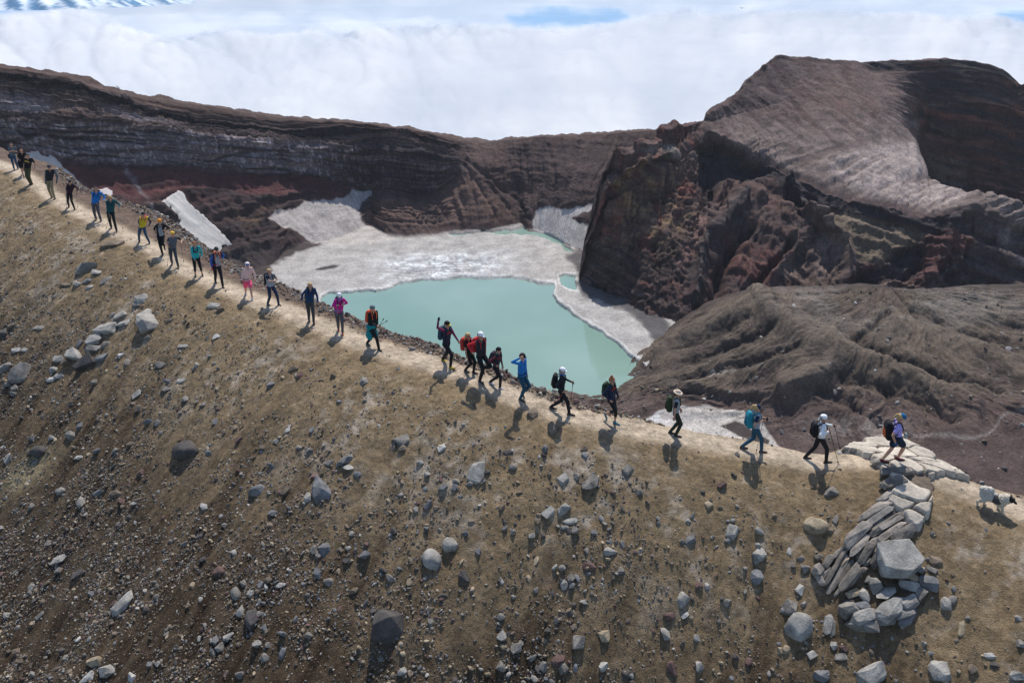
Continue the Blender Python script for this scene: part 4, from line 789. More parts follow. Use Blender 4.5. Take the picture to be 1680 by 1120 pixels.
RL = [# px,py,w,h,tone,shape,tilt of long axis in degrees
(183,402,40,19,'brown','flat',5),(144,441,32,28,'grey','angular',10),(159,448,14,12,'pale','angular',0),(175,460,24,11,'grey','flat',30),(127,467,13,13,'pale','angular',0),(147,472,12,9,'pale','flat',10),(143,461,17,9,'blue-grey','flat',15),(108,467,18,8,'brown','flat',0),
(231,492,24,22,'pale','flat',20),(224,500,16,9,'grey','flat',10),(248,527,46,48,'pale','angular',60),(242,553,15,11,'grey','angular',0),(277,526,15,8,'brown','flat',5),(198,518,24,14,'pale','flat',25),(202,531,22,14,'pale','flat',10),(184,517,12,8,'grey','flat',40),(175,539,36,21,'pale','flat',5),(156,557,28,20,'pale','flat',15),(153,571,24,14,'grey','flat',-10),(175,566,14,16,'grey','angular',60),(124,583,27,28,'pale','angular',10),(141,596,36,30,'dark','angular',35),(166,589,22,17,'blue-grey','angular',15),
(95,590,20,15,'pale','angular',10),(88,607,14,11,'pale','angular',0),(97,617,16,10,'pale','flat',5),(83,623,14,8,'white','flat',10),(36,615,32,35,'grey','angular',60),(10,604,26,18,'grey','angular',20),(64,538,17,9,'grey','flat',3),(6,547,18,20,'dark','angular',0),(27,575,17,9,'white','flat',15),(41,574,9,6,'white','flat',0),
(351,502,23,13,'pale','flat',0),(363,509,11,12,'brown','angular',0),(355,554,15,11,'white','angular',30),(300,568,18,8,'pale','flat',0),(198,583,13,12,'white','angular',45),(210,595,10,15,'grey','angular',70),(263,600,17,13,'grey','angular',0),(320,603,16,15,'pale','angular',30),(297,625,17,8,'pale','flat',10),(225,647,20,12,'pale','flat',45),
(307,738,42,36,'dark','round',5),(63,741,26,23,'dark','round',0),(117,714,17,17,'grey','angular',20),(131,699,12,14,'blue-grey','angular',70),(13,752,20,14,'pale','flat',45),(482,606,19,11,'brown','angular',10),(334,664,13,11,'grey','angular',20),(258,694,12,12,'blue-grey','angular',40),(273,640,12,11,'grey','angular',0),(473,704,9,14,'white','flat',80),(512,707,9,14,'blue-grey','angular',75),(509,739,11,12,'grey','angular',0),(491,735,11,9,'grey','round',0),(129,751,16,8,'pale','flat',15),
(598,626,14,15,'grey','angular',70),(658,724,30,22,'grey','angular',15),(645,732,11,19,'brown','angular',85),(661,733,19,14,'brown','angular',80),(565,756,32,20,'blue-grey','angular',25),(571,768,19,12,'pale','angular',0),(586,778,13,12,'blue-grey','round',0),(540,760,13,12,'grey','angular',0),(527,803,30,44,'blue-grey','angular',-75),(505,817,14,18,'pale','angular',80),(517,782,16,12,'reddish','angular',30),
(725,736,16,11,'white','flat',30),(781,776,26,38,'pale','flat',85),(799,774,12,10,'dark','angular',0),(771,794,12,9,'grey','round',20),(748,789,13,11,'grey','angular',0),(746,801,11,12,'blue-grey','angular',90),(841,766,16,13,'grey','round',0),(833,743,18,10,'dark','flat',20),(907,704,15,20,'brown','round',80),(874,679,17,17,'brown','angular',50),(957,736,14,11,'brown','angular',20),(961,748,13,13,'blue-grey','angular',40),(1028,771,18,17,'grey','angular',45),
(967,791,28,32,'grey','angular',70),(946,780,12,14,'grey','angular',70),(924,786,20,14,'pale','flat',35),(925,838,22,26,'pale','angular',80),(936,855,27,9,'pale','flat',5),(900,842,22,14,'pale','flat',40),(884,846,10,10,'brown','round',0),(739,893,26,25,'pale','round',0),(709,919,31,38,'pale','round',-70),(761,946,20,20,'dark','angular',0),(533,902,20,28,'blue-grey','angular',60),(522,910,15,15,'grey','angular',20),(521,941,15,20,'blue-grey','angular',80),(516,902,14,16,'grey','angular',60),
(1001,906,24,17,'pale','angular',-15),(967,930,22,15,'reddish','flat',10),(637,1034,66,76,'dark','pyramid',80),(824,1043,16,18,'pale','angular',70),(847,1062,20,20,'grey','angular',0),(949,1053,27,25,'grey','angular',15),(993,1042,24,22,'tan','angular',40),(916,1084,27,19,'reddish','round',20),(822,1012,14,13,'grey','round',0),(923,1097,18,18,'grey','angular',40),(892,1093,17,16,'grey','angular',60),(990,1094,16,16,'pale','angular',0),(1029,1106,20,18,'dark','round',0),(660,1101,16,14,'pale','round',0),
(203,991,54,22,'pale','flat',52),(421,804,25,21,'blue-grey','round',0),(468,806,17,17,'brown','angular',0),(414,1018,25,32,'dark','angular',-80),(387,974,16,21,'grey','round',-70),(127,942,22,12,'dark','flat',35),(361,1062,18,17,'grey','angular',20),(375,1045,20,14,'pale','angular',20),(176,1099,28,23,'pale','angular',0),(156,1085,22,19,'tan','angular',0),(144,1112,28,15,'white','flat',35),(215,1112,20,18,'white','angular',70),(360,937,18,16,'reddish','round',0),(97,918,25,14,'pale','flat',15),(231,776,15,15,'reddish','angular',50),(190,811,18,13,'brown','round',0),(163,808,22,12,'blue-grey','angular',25),(100,806,16,14,'grey','round',0),(334,832,14,11,'white','angular',0),(448,842,15,12,'blue-grey','angular',0),(395,1003,14,20,'pale','round',80),(424,1006,12,14,'grey','angular',0),(462,960,18,8,'pale','flat',10),(463,1072,12,22,'blue-grey','round',70),(435,1078,16,14,'grey','round',0),(66,1010,22,9,'grey','flat',50),(240,1000,12,12,'dark','round',0),
(1338,864,40,30,'tan','round',0),(1365,808,22,20,'grey','angular',55),(1312,1028,40,46,'pale','round',60),(1358,1024,12,36,'pale','flat',80),(1366,1030,8,30,'grey','flat',85),(1200,873,24,26,'pale','angular',70),(1193,888,12,9,'blue-grey','angular',0),(1245,910,22,22,'pale','angular',20),(1242,916,18,18,'grey','angular',0),(1240,946,25,30,'blue-grey','angular',-80),(1133,885,24,16,'blue-grey','angular',50),(1119,888,9,8,'grey','round',0),(1245,870,16,14,'pale','angular',0),(1430,1106,54,30,'pale','slab',25),(1541,1100,44,34,'pale','slab',-60),(1350,1107,36,20,'blue-grey','angular',30),(1551,989,20,26,'pale','angular',-75),(1562,984,13,16,'grey','round',60),(1533,919,24,15,'brown','flat',5),(1522,917,8,7,'grey','round',0),(1578,1031,10,28,'tan','flat',85),(1587,1013,10,9,'grey','angular',0),(1318,990,12,11,'grey','angular',0),(1286,1002,11,9,'white','round',0),(1120,984,20,26,'pale','round',70),(1313,967,14,17,'white','angular',60),(1193,988,16,12,'grey','angular',40),(1098,1010,22,14,'reddish','angular',0),(1091,1040,24,18,'pale','angular',-30),(1124,1010,14,8,'white','flat',20),(1143,1047,12,13,'pale','angular',0),(1102,1096,20,24,'reddish','angular',80),(1146,1094,17,18,'pale','angular',60),(1228,1086,12,16,'reddish','round',60),(1290,1065,16,14,'tan','round',20),(1281,1067,11,12,'tan','angular',0),(1368,1058,14,14,'pale','angular',50),(1332,1074,16,10,'pale','flat',30),(1380,1077,20,11,'grey','flat',0),(1384,1064,16,12,'reddish','angular',0),(1624,1075,20,10,'white','flat',0),(1596,1098,18,16,'brown','angular',0),(1632,1090,18,12,'dark','angular',0),(1670,1110,30,16,'pale','angular',-20),(1675,1056,20,14,'grey','angular',0),(1162,828,12,12,'tan','flat',30),(1136,846,9,11,'grey','angular',70),(1128,855,10,9,'pale','angular',40),(1270,845,8,9,'brown','round',0),(1152,807,10,8,'dark','angular',0),(1295,905,7,14,'pale','flat',80),(1370,852,8,16,'grey','flat',70),(1361,872,14,12,'brown','angular',0),(1313,917,14,9,'grey','angular',20),(1320,932,14,15,'grey','angular',50),(1147,961,14,11,'reddish','round',0),(1081,858,9,8,'grey','angular',0)]
tmp = []
for i, (x, y, w, h, tone, shp, ang) in enumerate(RL):
    big = max(w, h)
    sz = "very large" if big > 60 else "large" if big > 34 else "medium" if big > 21 else "small" if big > 13 else "very small"
    k = min(range(len(SPOTS)), key=lambda q: abs(SPOTS[q][0] - x) + .12 * abs(SPOTS[q][1] - y) + (60 if SPOTS[q][2] == "the dog" else 0))
    word = {'angular': 'angular', 'round': 'rounded', 'flat': 'flat', 'slab': 'slab-like', 'pyramid': 'pointed'}[shp]
    rel = "just below" if y - SPOTS[k][1] < 110 else "below" if y - SPOTS[k][1] < 270 else "far down slope from"
    tmp.append((f"{sz} {word} {tone}", f"{rel} {SPOTS[k][2]}", y))
keys = [a + b_ for a, b_, _ in tmp]; ORD = ["upper", "lower", "third", "fourth", "fifth", "sixth"]
for i, (x, y, w, h, tone, shp, ang) in enumerate(RL):
    a_, b_, _ = tmp[i]; same = sorted([j for j in range(len(tmp)) if keys[j] == keys[i]], key=lambda j: tmp[j][2])
    pre = ""
    if len(same) == 2: pre = ["upper ", "lower "][same.index(i)]
    elif len(same) > 2: pre = ["topmost ", "second highest ", "third highest ", "fourth highest ", "fifth highest ", "sixth highest "][same.index(i)]
    L_, S_ = (w, h)
    # w is the extent across, h the extent down; the long axis follows the given angle
    a = R(ang); ln_ = max(w, h); wd = min(w, h)
    if shp == 'flat' and w < h and abs(ang) < 45: ln_, wd = w, h
    dx, dy = math.cos(a) * ln_ / 2, -math.sin(a) * ln_ / 2
    stone((x - dx, y - dy), (x + dx, y + dy), wd * (1.1 if shp == 'flat' else 1.0), tone, 100 + i, pre + a_ + " rock " + b_, "rock", "rock", "loose rocks on the slope",
          thick=.55 if shp == 'flat' else .85, raise_=.17 if shp != 'flat' else .2, shape=shp, sub=4 if big > 30 else 3)

# ------------------------------------------------------------------ the outcrop of leaning slabs and the pale cracked slab on the crest
def r7(x, y): return 1280 + x / 2.9475, 680 + y / 2.9475
oc = hit([1440], [880])[0]
OUT = empty("rock_outcrop", oc, "pale cracked rock outcrop of leaning slabs under the hiker in lilac shirt", "rock outcrop")
bpy.context.view_layer.update()
def sl(x1, y1, x2, y2, w, tone, seed, thick=.9, raise_=.5, tilt=.0):
    a, b_ = r7(x1, y1), r7(x2, y2)
    o = stone(a, b_, w / 2.9475 * .92, tone, seed, None, name="slab", thick=thick, raise_=raise_, shape='slab', sub=4, tilt=tilt)
    del o["category"]; o.parent = OUT; o.matrix_parent_inverse = Matrix.Translation(-Vector(oc)); return o
SL = [(368,520,535,430,42,'pale'),(405,540,540,450,34,'pale'),(410,605,590,475,46,'grey'),(455,625,605,520,42,'grey'),(470,560,590,495,30,'pale'),(300,645,425,525,60,'grey'),(310,600,420,535,30,'pale'),(328,695,428,595,36,'grey'),(372,735,445,625,52,'grey'),(440,745,495,635,48,'dark'),
      (203,845,322,650,30,'grey'),(225,872,332,685,28,'pale'),(245,860,350,700,26,'grey'),(275,865,378,735,55,'blue-grey'),(300,850,400,760,34,'dark'),(205,745,250,680,40,'blue-grey'),(190,800,250,740,30,'pale'),(150,770,205,740,60,'pale'),(165,700,200,680,26,'grey'),(200,835,175,770,42,'grey'),(430,650,480,600,30,'grey'),(485,640,520,610,34,'pale'),
      (525,620,650,560,60,'grey'),(540,590,640,540,40,'pale'),(480,365,600,330,60,'grey'),(490,370,590,310,44,'pale'),(470,300,620,290,56,'grey'),(440,250,520,235,46,'pale'),(460,430,600,350,40,'pale'),(430,470,560,400,36,'pale'),(250,700,310,640,30,'grey'),(340,660,400,600,24,'dark'),(500,510,560,470,22,'dark'),(355,780,420,740,34,'blue-grey'),(395,730,440,700,30,'grey'),(380,545,440,520,26,'grey'),(290,735,330,690,24,'tan'),(330,620,450,500,22,'grey'),(420,575,540,480,20,'pale'),(360,700,470,590,22,'grey'),(215,860,330,700,16,'pale'),(255,880,370,745,18,'grey'),(400,660,520,560,20,'pale'),(440,720,480,600,18,'grey'),(310,655,380,560,18,'pale'),(440,530,600,430,16,'grey'),(345,640,410,570,14,'dark'),(235,800,300,690,14,'dark')]
for i, (x1, y1, x2, y2, w, tone) in enumerate(SL): sl(x1, y1, x2, y2, w, {'pale': 'warm', 'grey': 'warm' if i % 2 else 'warmdark', 'blue-grey': 'warmdark'}.get(tone, tone), 500 + i, thick=1.0, raise_=.62 + .12 * math.sin(i * 2.1), tilt=.25 * math.sin(i * 1.7))
LB = [(455,735,675,700,165,'pale',"large pale flat-topped boulder resting below the cracked slab of the outcrop",.6,.5,'block'),
      (425,850,480,820,60,'grey',"small grey block above the lower slab pile",.8,.5,'angular'),(452,880,548,862,62,'pale',"pale five-sided block lying on the lower slab pile",.7,.62,'angular'),(385,850,425,915,44,'pale',"upright pale wedge on the left of the lower slab pile",.8,.62,'angular'),
      (575,812,680,852,48,'pale',"long pale slab above the right end of the slab pile",.7,.55,'slab'),(610,800,668,795,46,'tan',"tan block topping the right end of slab pile",.9,.6,'angular'),(665,825,768,835,68,'blue-grey',"blue-grey wedge at the right end of the slab pile",.8,.5,'angular'),
      (283,965,370,920,66,'grey',"grey slab at the left end of lower slab pile",.9,.5,'slab'),(360,950,432,925,48,'blue-grey',"blue-grey block in the left half of lower slab pile",.9,.6,'slab'),(335,1010,465,955,62,'pale',"pale slab in the lower left of the slab pile",.9,.6,'slab'),
      (450,985,585,920,80,'pale',"broad pale slab in the middle of the lower slab pile",.8,.7,'slab'),(310,1000,480,1035,60,'grey',"lowest grey slab under the slab pile",1.1,.35,'slab'),(450,1010,560,985,46,'grey',"grey slab wedged under the middle of slab pile",1.1,.4,'slab'),
      (575,950,665,890,56,'pale',"pale slab in the right half of the slab pile",.9,.65,'slab'),(515,900,630,905,30,'pale',"thin pale slab lying flat across the slab pile",.8,.8,'slab'),(580,1030,655,940,46,'blue-grey',"blue-grey slab hanging below right of the slab pile",.8,.4,'slab'),(650,900,705,845,36,'grey',"narrow grey slab linking pile to the right wedge",.9,.6,'slab'),
      (545,985,640,945,50,'grey',"grey slab under the right half of the slab pile",1.1,.4,'slab'),(320,880,385,850,36,'tan',"tan sliver at the upper left of the slab pile",.7,.4,'slab'),(300,920,360,890,26,'dark',"dark thin slab at the far left of slab pile",.7,.35,'slab'),
      (700,735,760,765,24,'grey',"thin grey sliver right of the large flat boulder",.6,.4,'slab'),(662,760,698,740,34,'pale',"small pale stone touching large flat boulder",.8,.4,'round'),(415,820,440,790,28,'grey',"small grey chip left of the grey block",.8,.4,'angular')]
for i, (x1, y1, x2, y2, w, tone, lab, th, ra, shp) in enumerate(LB):
    stone(r7(x1, y1), r7(x2, y2), w / 2.9475 * 1.1, tone, 700 + i, lab, "rock", "boulder" if i == 0 else "rock", None if i == 0 else "blocks of the slab pile", thick=th, raise_=ra, shape=shp, sub=5 if i == 0 else 4)
# cracked slab: plates of rock between open cracks
TOP = [(225,192),(262,182),(300,160),(345,138),(405,134),(404,112),(450,100),(500,92),(560,96),(600,98),(640,128),(710,175),(765,228),(850,268),(925,330),(870,318),(800,300),(738,312),(742,380),(738,450),(716,505),(690,540),(652,572),(600,520),(575,485),(520,440),(505,400),(548,352),(500,372),(520,310),(470,250),(430,215),(350,190),(280,185)]
TOPp = [r7(*q) for q in TOP]
hx = hit([q[0] for q in TOPp], [q[1] + 1.5 for q in TOPp]); s_, w_ = to_sw(hx[:, 0], hx[:, 1])
tz = np.interp([q[0] for q in TOPp], pxs, PW[:, 2]) - .05; ax_, ay_, _ = at_z([q[0] for q in TOPp], [q[1] for q in TOPp], tz); s2_, w2_ = to_sw(ax_, ay_)
far_ = (w_ > wp(s_) + .1) | (np.array(hx[:, 2]) < 100); s_ = np.where(far_, s2_, s_); w_ = np.where(far_, w2_, w_)
print("slab extent", s_.min(), s_.max(), w_.min(), w_.max())
SS, WW = np.meshgrid(np.arange(s_.min() - .3, s_.max() + .3, .022), np.arange(w_.min() - .3, max(w_.max(), we(s_).max()) + .55, .022))
XX, YY = to_xy(SS, WW); Zs = Gsmooth(SS, WW); qx, qy, _ = proj(XX, YY, Zs + .12)
beyond = WW > we(SS) - .1
sd = poly_sd(SS, WW, np.stack([s_, w_], 1)); sd = sd + .10 * pn(SS * 2.4, WW * 2.4, 1.1) + .05 * pn(SS * 7, WW * 7, 3.3)
g_ = np.random.default_rng(5); npt = 64
pt = np.stack([g_.uniform(SS.min(), SS.max(), npt), g_.uniform(WW.min(), WW.max(), npt)], 1)
an = lambda u, v: (u * .75 + v * .25 + .16 * pn(SS * 1.3, WW * 1.3, 5), v * 1.35 - u * .3 + .12 * pn(SS * 1.7, WW * 1.7, 9))
GA, GB = an(SS, WW); f1 = np.full(SS.shape, 9.); f2 = np.full(SS.shape, 9.); ci = np.zeros(SS.shape, int)
for i in range(npt):
    a_, b_ = pt[i, 0] * .75 + pt[i, 1] * .25, pt[i, 1] * 1.35 - pt[i, 0] * .3
    d_ = np.hypot(GA - a_, GB - b_); m_ = d_ < f1; f2 = np.where(m_, f1, np.minimum(f2, d_)); ci = np.where(m_, i, ci); f1 = np.where(m_, d_, f1)
cell_h = g_.uniform(-.02, .07, npt)[ci] + g_.uniform(-.05, .05, npt)[ci] * (SS - pt[ci, 0]) + g_.uniform(-.07, .07, npt)[ci] * (WW - pt[ci, 1])
openc = (g_.uniform(0, 1, npt)[ci] > .25)
crack = 1 - sstep(.01, .055, (f2 - f1) + .02 * fbm(SS * 5, WW * 5, 2, 3)); crack *= np.where(openc, 1, .45)
lay = .035 * pn(SS * .6 + WW * 1.0, WW * 5 + SS * 1.3, 4.4)
Zt = Zs + .17 + cell_h + lay + .02 * fbm(SS * 4, WW * 4, 1, 4) - .13 * crack - 1.0 * sstep(-.06, .10, sd)
Ct = np.ones(SS.shape + (3,)) * np.array([.47, .415, .345]); Ct *= (1 + .22 * fbm(SS * 1.6, WW * 1.6, 4, 4) + g_.uniform(-.12, .12, npt)[ci])[..., None]
Ct = mixc(Ct, (.40, .385, .37), sstep(1.5, 3.5, -(WW - wp(SS))) * .8)
Ct = mixc(Ct, (.10, .075, .055), sstep(.35, .8, crack) * .9)
keep = sd < .2; F = grid_faces(*SS.shape); F = F[keep.ravel()[F].all(1)]; used, inv = np.unique(F, return_inverse=True)
V = np.stack([XX, YY, Zt], -1).reshape(-1, 3)[used]
slab_m = terrain_mat("slab_stone", (2.5, 11), .6, contrast=.2, bdist=.04)
slab = link("cracked_slab", mesh_np("cracked_slab", V - np.array(oc), inv.reshape(-1, 4), [slab_m], Ct.reshape(-1, 3)[used]), parent=OUT)
SLAB_T = None
def slab_h(x, y):
    s, w = to_sw(x, y); i = int((w - WW[0, 0]) / .022); j = int((s - SS[0, 0]) / .022)
    if 0 <= i < Zt.shape[0] and 0 <= j < Zt.shape[1] and sd[i, j] < -.05: return float(Zt[max(i-2,0):i + 3, max(j-2,0):j + 3].max())
    return -1e9
def ground(x, y): return max(float(Gxy(x, y)), slab_h(x, y))

# ------------------------------------------------------------------ small stones: the larger ones each an object, the rest one gravel bed
g_ = np.random.default_rng(21)
def avoid(x, y):
    bad = poly_sd(x, y, [(1300,690),(1600,690),(1610,830),(1560,1040),(1380,1060),(1290,960)]) < 4
    for (rx, ry, w, h, *_) in RL: bad |= np.hypot(x - rx, y - ry) < (w + h) * .32
    return bad
cand = np.stack([g_.uniform(2, 1678, 9000), g_.uniform(300, 1116, 9000)], 1)
pathy = np.interp(cand[:, 0], pxs, pys)
dd = cand[:, 1] - pathy
clump = fbm(cand[:, 0] / 90, cand[:, 1] / 60, 7.7, 4)
pr = sstep(20, 140, dd) * (.35 + .65 * sstep(60, 330, dd)) * (.15 + sstep(-.15, .35, clump)) * np.where(cand[:, 0] > 1100, .45, 1) * np.where(cand[:, 0] > 1560, .3, 1)
ok = (g_.uniform(0, 1, 9000) < pr) & ~avoid(cand[:, 0], cand[:, 1]) & (dd > 22)
cand = cand[ok][:105]
protos = {}
tn = ['grey', 'blue-grey', 'pale', 'brown', 'dark', 'reddish']; pw_ = [.28, .22, .2, .15, .09, .06]
hp = hit(cand[:, 0], cand[:, 1])
for i in range(len(cand)):
    tone = g_.choice(tn, p=pw_); v = int(g_.integers(0, 3))
    if (tone, v) not in protos:
        V, F = hull_shape(900 + tn.index(tone) * 5 + v); protos[(tone, v)] = mesh_np("small_stone", V, F, [SM[tone]], smooth=False)
    sz = 11.5 * (1 + g_.exponential(.18)) / 2 / FPX * proj(*hp[i])[2]
    o = link("small_stone", protos[(tone, v)], f"small {tone} stone about a fist wide, one of many strewn over the ridge slope", "stone", "small stones strewn over the ridge slope")
    o.location = Vector(hp[i]) + Vector((0, 0, sz * .18)); o.scale = (sz * g_.uniform(.9, 1.3), sz * g_.uniform(.7, 1), sz * g_.uniform(.5, .85)); o.rotation_euler = (g_.uniform(-.4, .4), g_.uniform(-.4, .4), g_.uniform(0, 6.28))

def scatter(name, Pp, size, tint, sub, seed, mat, squash=(.55, .9), nproto=8):
    g = np.random.default_rng(seed); pr_ = [rock_shape(3000 + seed * 10 + k, sub=sub, cuts=7, nz=.05)[0] if sub > 1 else ICO[1][0] * g.uniform(.75, 1.1, (len(ICO[1][0]), 1)) for k in range(nproto)]
    F0 = ICO[sub][1]; n = len(Pp); k = g.integers(0, nproto, n); B = np.array(pr_)[k]
    sc_ = np.stack([g.uniform(.8, 1.35, n), g.uniform(.65, 1, n), g.uniform(*squash, n)], 1) * size[:, None]
    B = B * sc_[:, None, :]
    ax = g.normal(size=(n, 3)) * np.array([.35, .35, 0]); a = g.uniform(0, 6.28, n); ca, sa = np.cos(a), np.sin(a)
    X_ = B[..., 0] * ca[:, None] - B[..., 1] * sa[:, None]; Y_ = B[..., 0] * sa[:, None] + B[..., 1] * ca[:, None]
    Z_ = B[..., 2] + X_ * ax[:, :1] + Y_ * ax[:, 1:2]
    V = np.stack([X_, Y_, Z_], -1) + Pp[:, None, :]
    F = (F0[None] + (np.arange(n) * len(B[0]))[:, None, None]).reshape(-1, 3)
    T = np.repeat(tint, B.shape[1], 0)
    return link(name, mesh_np(name, V.reshape(-1, 3), F, [mat], T, smooth=False), kind="stuff")
m_grav = terrain_mat("gravel", (9, 40), .5, contrast=.2, bdist=.02, rough=.92)
PAL = np.array([TONES[t] for t in ('grey', 'blue-grey', 'pale', 'brown', 'tan', 'reddish', 'dark', 'white')])
def pal(n, p, g): return PAL[g.choice(8, n, p=p)] * g.uniform(.55, 1.15, (n, 1))
def scat_slope(n, smin, smax, seed, sub, exp=1.8):
    g = np.random.default_rng(seed); m = n * 6
    s = g.uniform(SMIN, SMAX, m); q = -g.uniform(0, 1, m) ** .85 * 15.8; w = q + wp(s)
    cl_ = fbm(s / 2.2, w / 2.6, 3.9, 4, .6) + .35 * fbm(s / .6, w / .6, 1.9, 3)
    x, y = to_xy(s, w); qx = proj(x, y, Gsmooth(s, w))[0]
    pr_ = sstep(.5, 2.6, -q) * (.38 + .62 * sstep(3, 8, -q)) * (.12 + sstep(-.3, .35, cl_)) * np.where(qx > 1080, .45, 1) * np.where(qx > 1540, .45, 1) + .02
    k = g.uniform(0, 1, m) < pr_; s, w = s[k][:n], w[k][:n]; x, y = to_xy(s, w); z = G(s, w)
    size = smin * (1 - g.uniform(0, 1, len(s)) * (1 - (smin / smax) ** exp)) ** (-1 / exp)
    return np.stack([x, y, z + size * .02], -1), size, pal(len(s), [.17, .11, .06, .29, .13, .09, .14, .01], g)
p_, z_, t_ = scat_slope(130000, .012, .05, 31, 1); scatter("gravel", p_, z_, t_, 1, 1, m_grav)
p_, z_, t_ = scat_slope(14000, .032, .095, 33, 2, 2.2); scatter("gravel", p_, z_, t_, 2, 2, m_grav)
# rubble along the crater edge
g_ = np.random.default_rng(41); n = 9000; s = g_.uniform(SMIN, SMAX, n); e = we(s); q = g_.normal(0, .38, n) + .05; w = e + q - .1
ku = g_.uniform(0, 1, n) < rub(s) * .9 + .03; s, w = s[ku], w[ku]; x, y = to_xy(s, w); sz = .03 * (1 - g_.uniform(0, 1, len(s)) * .97) ** (-.42); sz = np.minimum(sz, .22)
ku = (w - wp(s)) > .45 + sz; x, y, s, w, sz = x[ku], y[ku], s[ku], w[ku], sz[ku]
scatter("edge_rubble", np.stack([x, y, G(s, w) + sz * .15], -1), sz, pal(len(s), [.18, .05, .12, .22, .13, .22, .05, .03], g_), 2, 4, m_grav)
# boulders and blocks on the mound, the hollow and the mountain
def scat_mesh(name, P, rsel, n, smin, smax, seed, p, dens=None):
    g = np.random.default_rng(seed); rr, cc = P.shape[:2]; i = g.integers(rsel[0], rsel[1], n); j = g.integers(0, cc, n); q = P[i, j]; qx, qy, _ = proj(q[:, 0], q[:, 1], q[:, 2])
    if dens is not None: k = g.uniform(0, 1, n) < dens(qx, qy, q); q = q[k]
    sz = np.minimum(smin * (1 - g.uniform(0, 1, len(q))) ** (-1 / 2.2), smax)
    scatter(name, q + np.array([0, 0, 1.]) * sz[:, None] * .15, sz, pal(len(q), p, g), 2, seed, m_grav)
scat_mesh("mound_rubble", PC_, (12, 340), 9000, .14, .75, 51, [.22, .1, .2, .2, .06, .12, .05, .05], lambda x, y, q: .25 + .75 * np.exp(-((x - 960) / 110) ** 2 - ((y - 665) / 26) ** 2) + .25 * sstep(690, 740, y))
# ------------------------------------------------------------------ people
UP = Vector((0, 0, 1))
def capsule(a, b, ra, rb, n=12):
    a, b = np.array(a, float), np.array(b, float); d = b - a; L = np.linalg.norm(d); d = d / L if L > 1e-6 else np.array([0, 0, 1.])
    t = np.array([0, 0, 1.]) if abs(d[2]) < .9 else np.array([1., 0, 0]); u = np.cross(d, t); u /= np.linalg.norm(u); v = np.cross(d, u)
    th = np.linspace(0, 2 * np.pi, n, endpoint=False); rings = []
    for k in (75, 50, 25, 0): rings.append((a - d * ra * math.sin(R(k)), ra * math.cos(R(k))))
    for k in (0, 25, 50, 75): rings.append((b + d * rb * math.sin(R(k)), rb * math.cos(R(k))))
    V = [c + r * (np.cos(x) * u + np.sin(x) * v) for c, r in rings for x in th]; V += [a - d * ra, b + d * rb]
    F = []; m = len(rings)
    for i in range(m - 1):
        for j in range(n): F.append((i * n + j, i * n + (j + 1) % n, (i + 1) * n + (j + 1) % n, (i + 1) * n + j))
    for j in range(n): F.append((m * n, (j + 1) % n, j)); F.append((m * n + 1, (m - 1) * n + j, (m - 1) * n + (j + 1) % n))
    return V, F
def blend(name, caps, voxel, mats, cls=None, smooth=2, fur=0.0):
    """one continuous skin over a set of tapered limbs; every face takes the material of the limb it covers"""
    V, F = [], []
    for c in caps:
        v, f = capsule(*c[:4]); o = len(V); V += v; F += [tuple(i + o for i in q) for q in f]
    me = bpy.data.meshes.new(name); me.from_pydata([tuple(v) for v in V], [], F)
    o = bpy.data.objects.new(name, me); COL.objects.link(o)
    md = o.modifiers.new("r", 'REMESH'); md.mode = 'VOXEL'; md.voxel_size = voxel; md.use_smooth_shade = True
    if smooth: ms = o.modifiers.new("s", 'SMOOTH'); ms.factor = .5; ms.iterations = smooth
    dg = bpy.context.evaluated_depsgraph_get(); me2 = bpy.data.meshes.new_from_object(o.evaluated_get(dg)); bpy.data.objects.remove(o); bpy.data.meshes.remove(me)
    for m in mats: me2.materials.append(m)
    n = len(me2.vertices); co = np.empty(n * 3, np.float32); me2.vertices.foreach_get("co", co); co = co.reshape(-1, 3).astype(float)
    if fur > 0:
        nn = np.empty(n * 3, np.float32); me2.vertices.foreach_get("normal", nn); nn = nn.reshape(-1, 3)
        co = co + nn * (fur * fbm(co[:, 0] * 22, co[:, 1] * 22, co[:, 2] * 30, 4, .7))[:, None]; me2.vertices.foreach_set("co", co.astype(np.float32).ravel())
    if len(mats) > 1:
        m = len(me2.polygons); ce = np.empty(m * 3, np.float32); me2.polygons.foreach_get("center", ce); ce = ce.reshape(-1, 3).astype(float)
        best = np.full(m, 1e9); idx = np.zeros(m, np.int32)
        for c in caps:
            a, b, ra, rb, k = np.array(c[0], float), np.array(c[1], float), c[2], c[3], c[4]
            d = b - a; t = np.clip(((ce - a) @ d) / max(d @ d, 1e-9), 0, 1); dist = np.linalg.norm(ce - a - t[:, None] * d, axis=1) - (ra + (rb - ra) * t)
            s = dist < best; best[s] = dist[s]; idx[s] = k
        if cls is not None: idx = cls(ce, idx)
        me2.polygons.foreach_set("material_index", idx.astype(np.int32))
    me2.name = name; me2.update(); return me2
def ik(a, c, l1, l2, bend):
    d = c - a; L = d.length; m = (l1 + l2) * .995
    if L > m: c = a + d * (m / L); d = c - a; L = m
    x = (l1 * l1 - l2 * l2 + L * L) / (2 * L); h = math.sqrt(max(l1 * l1 - x * x, 1e-6)); dn = d.normalized()
    b = (bend - dn * bend.dot(dn)); b = b.normalized() if b.length > 1e-4 else Vector((0, 0, 1))
    return a + dn * x + b * h, c
def on_ground(px, py):
    p = Vector(hit([px], [py])[0])
    dx, dy, dz = ray(px, py)
    if slab_h(p.x, p.y) > -1e8:
        t = p.y / dy
        for _ in range(12):
            z = CZ + dz * t; g = ground(dx * t, dy * t); t -= (g - z) / (-dz) * .7
        p = Vector((dx * t, dy * t, ground(dx * t, dy * t)))
    return p
def from_px(px, py, depth): return Vector([float(q) for q in at_t(px, py, depth)])
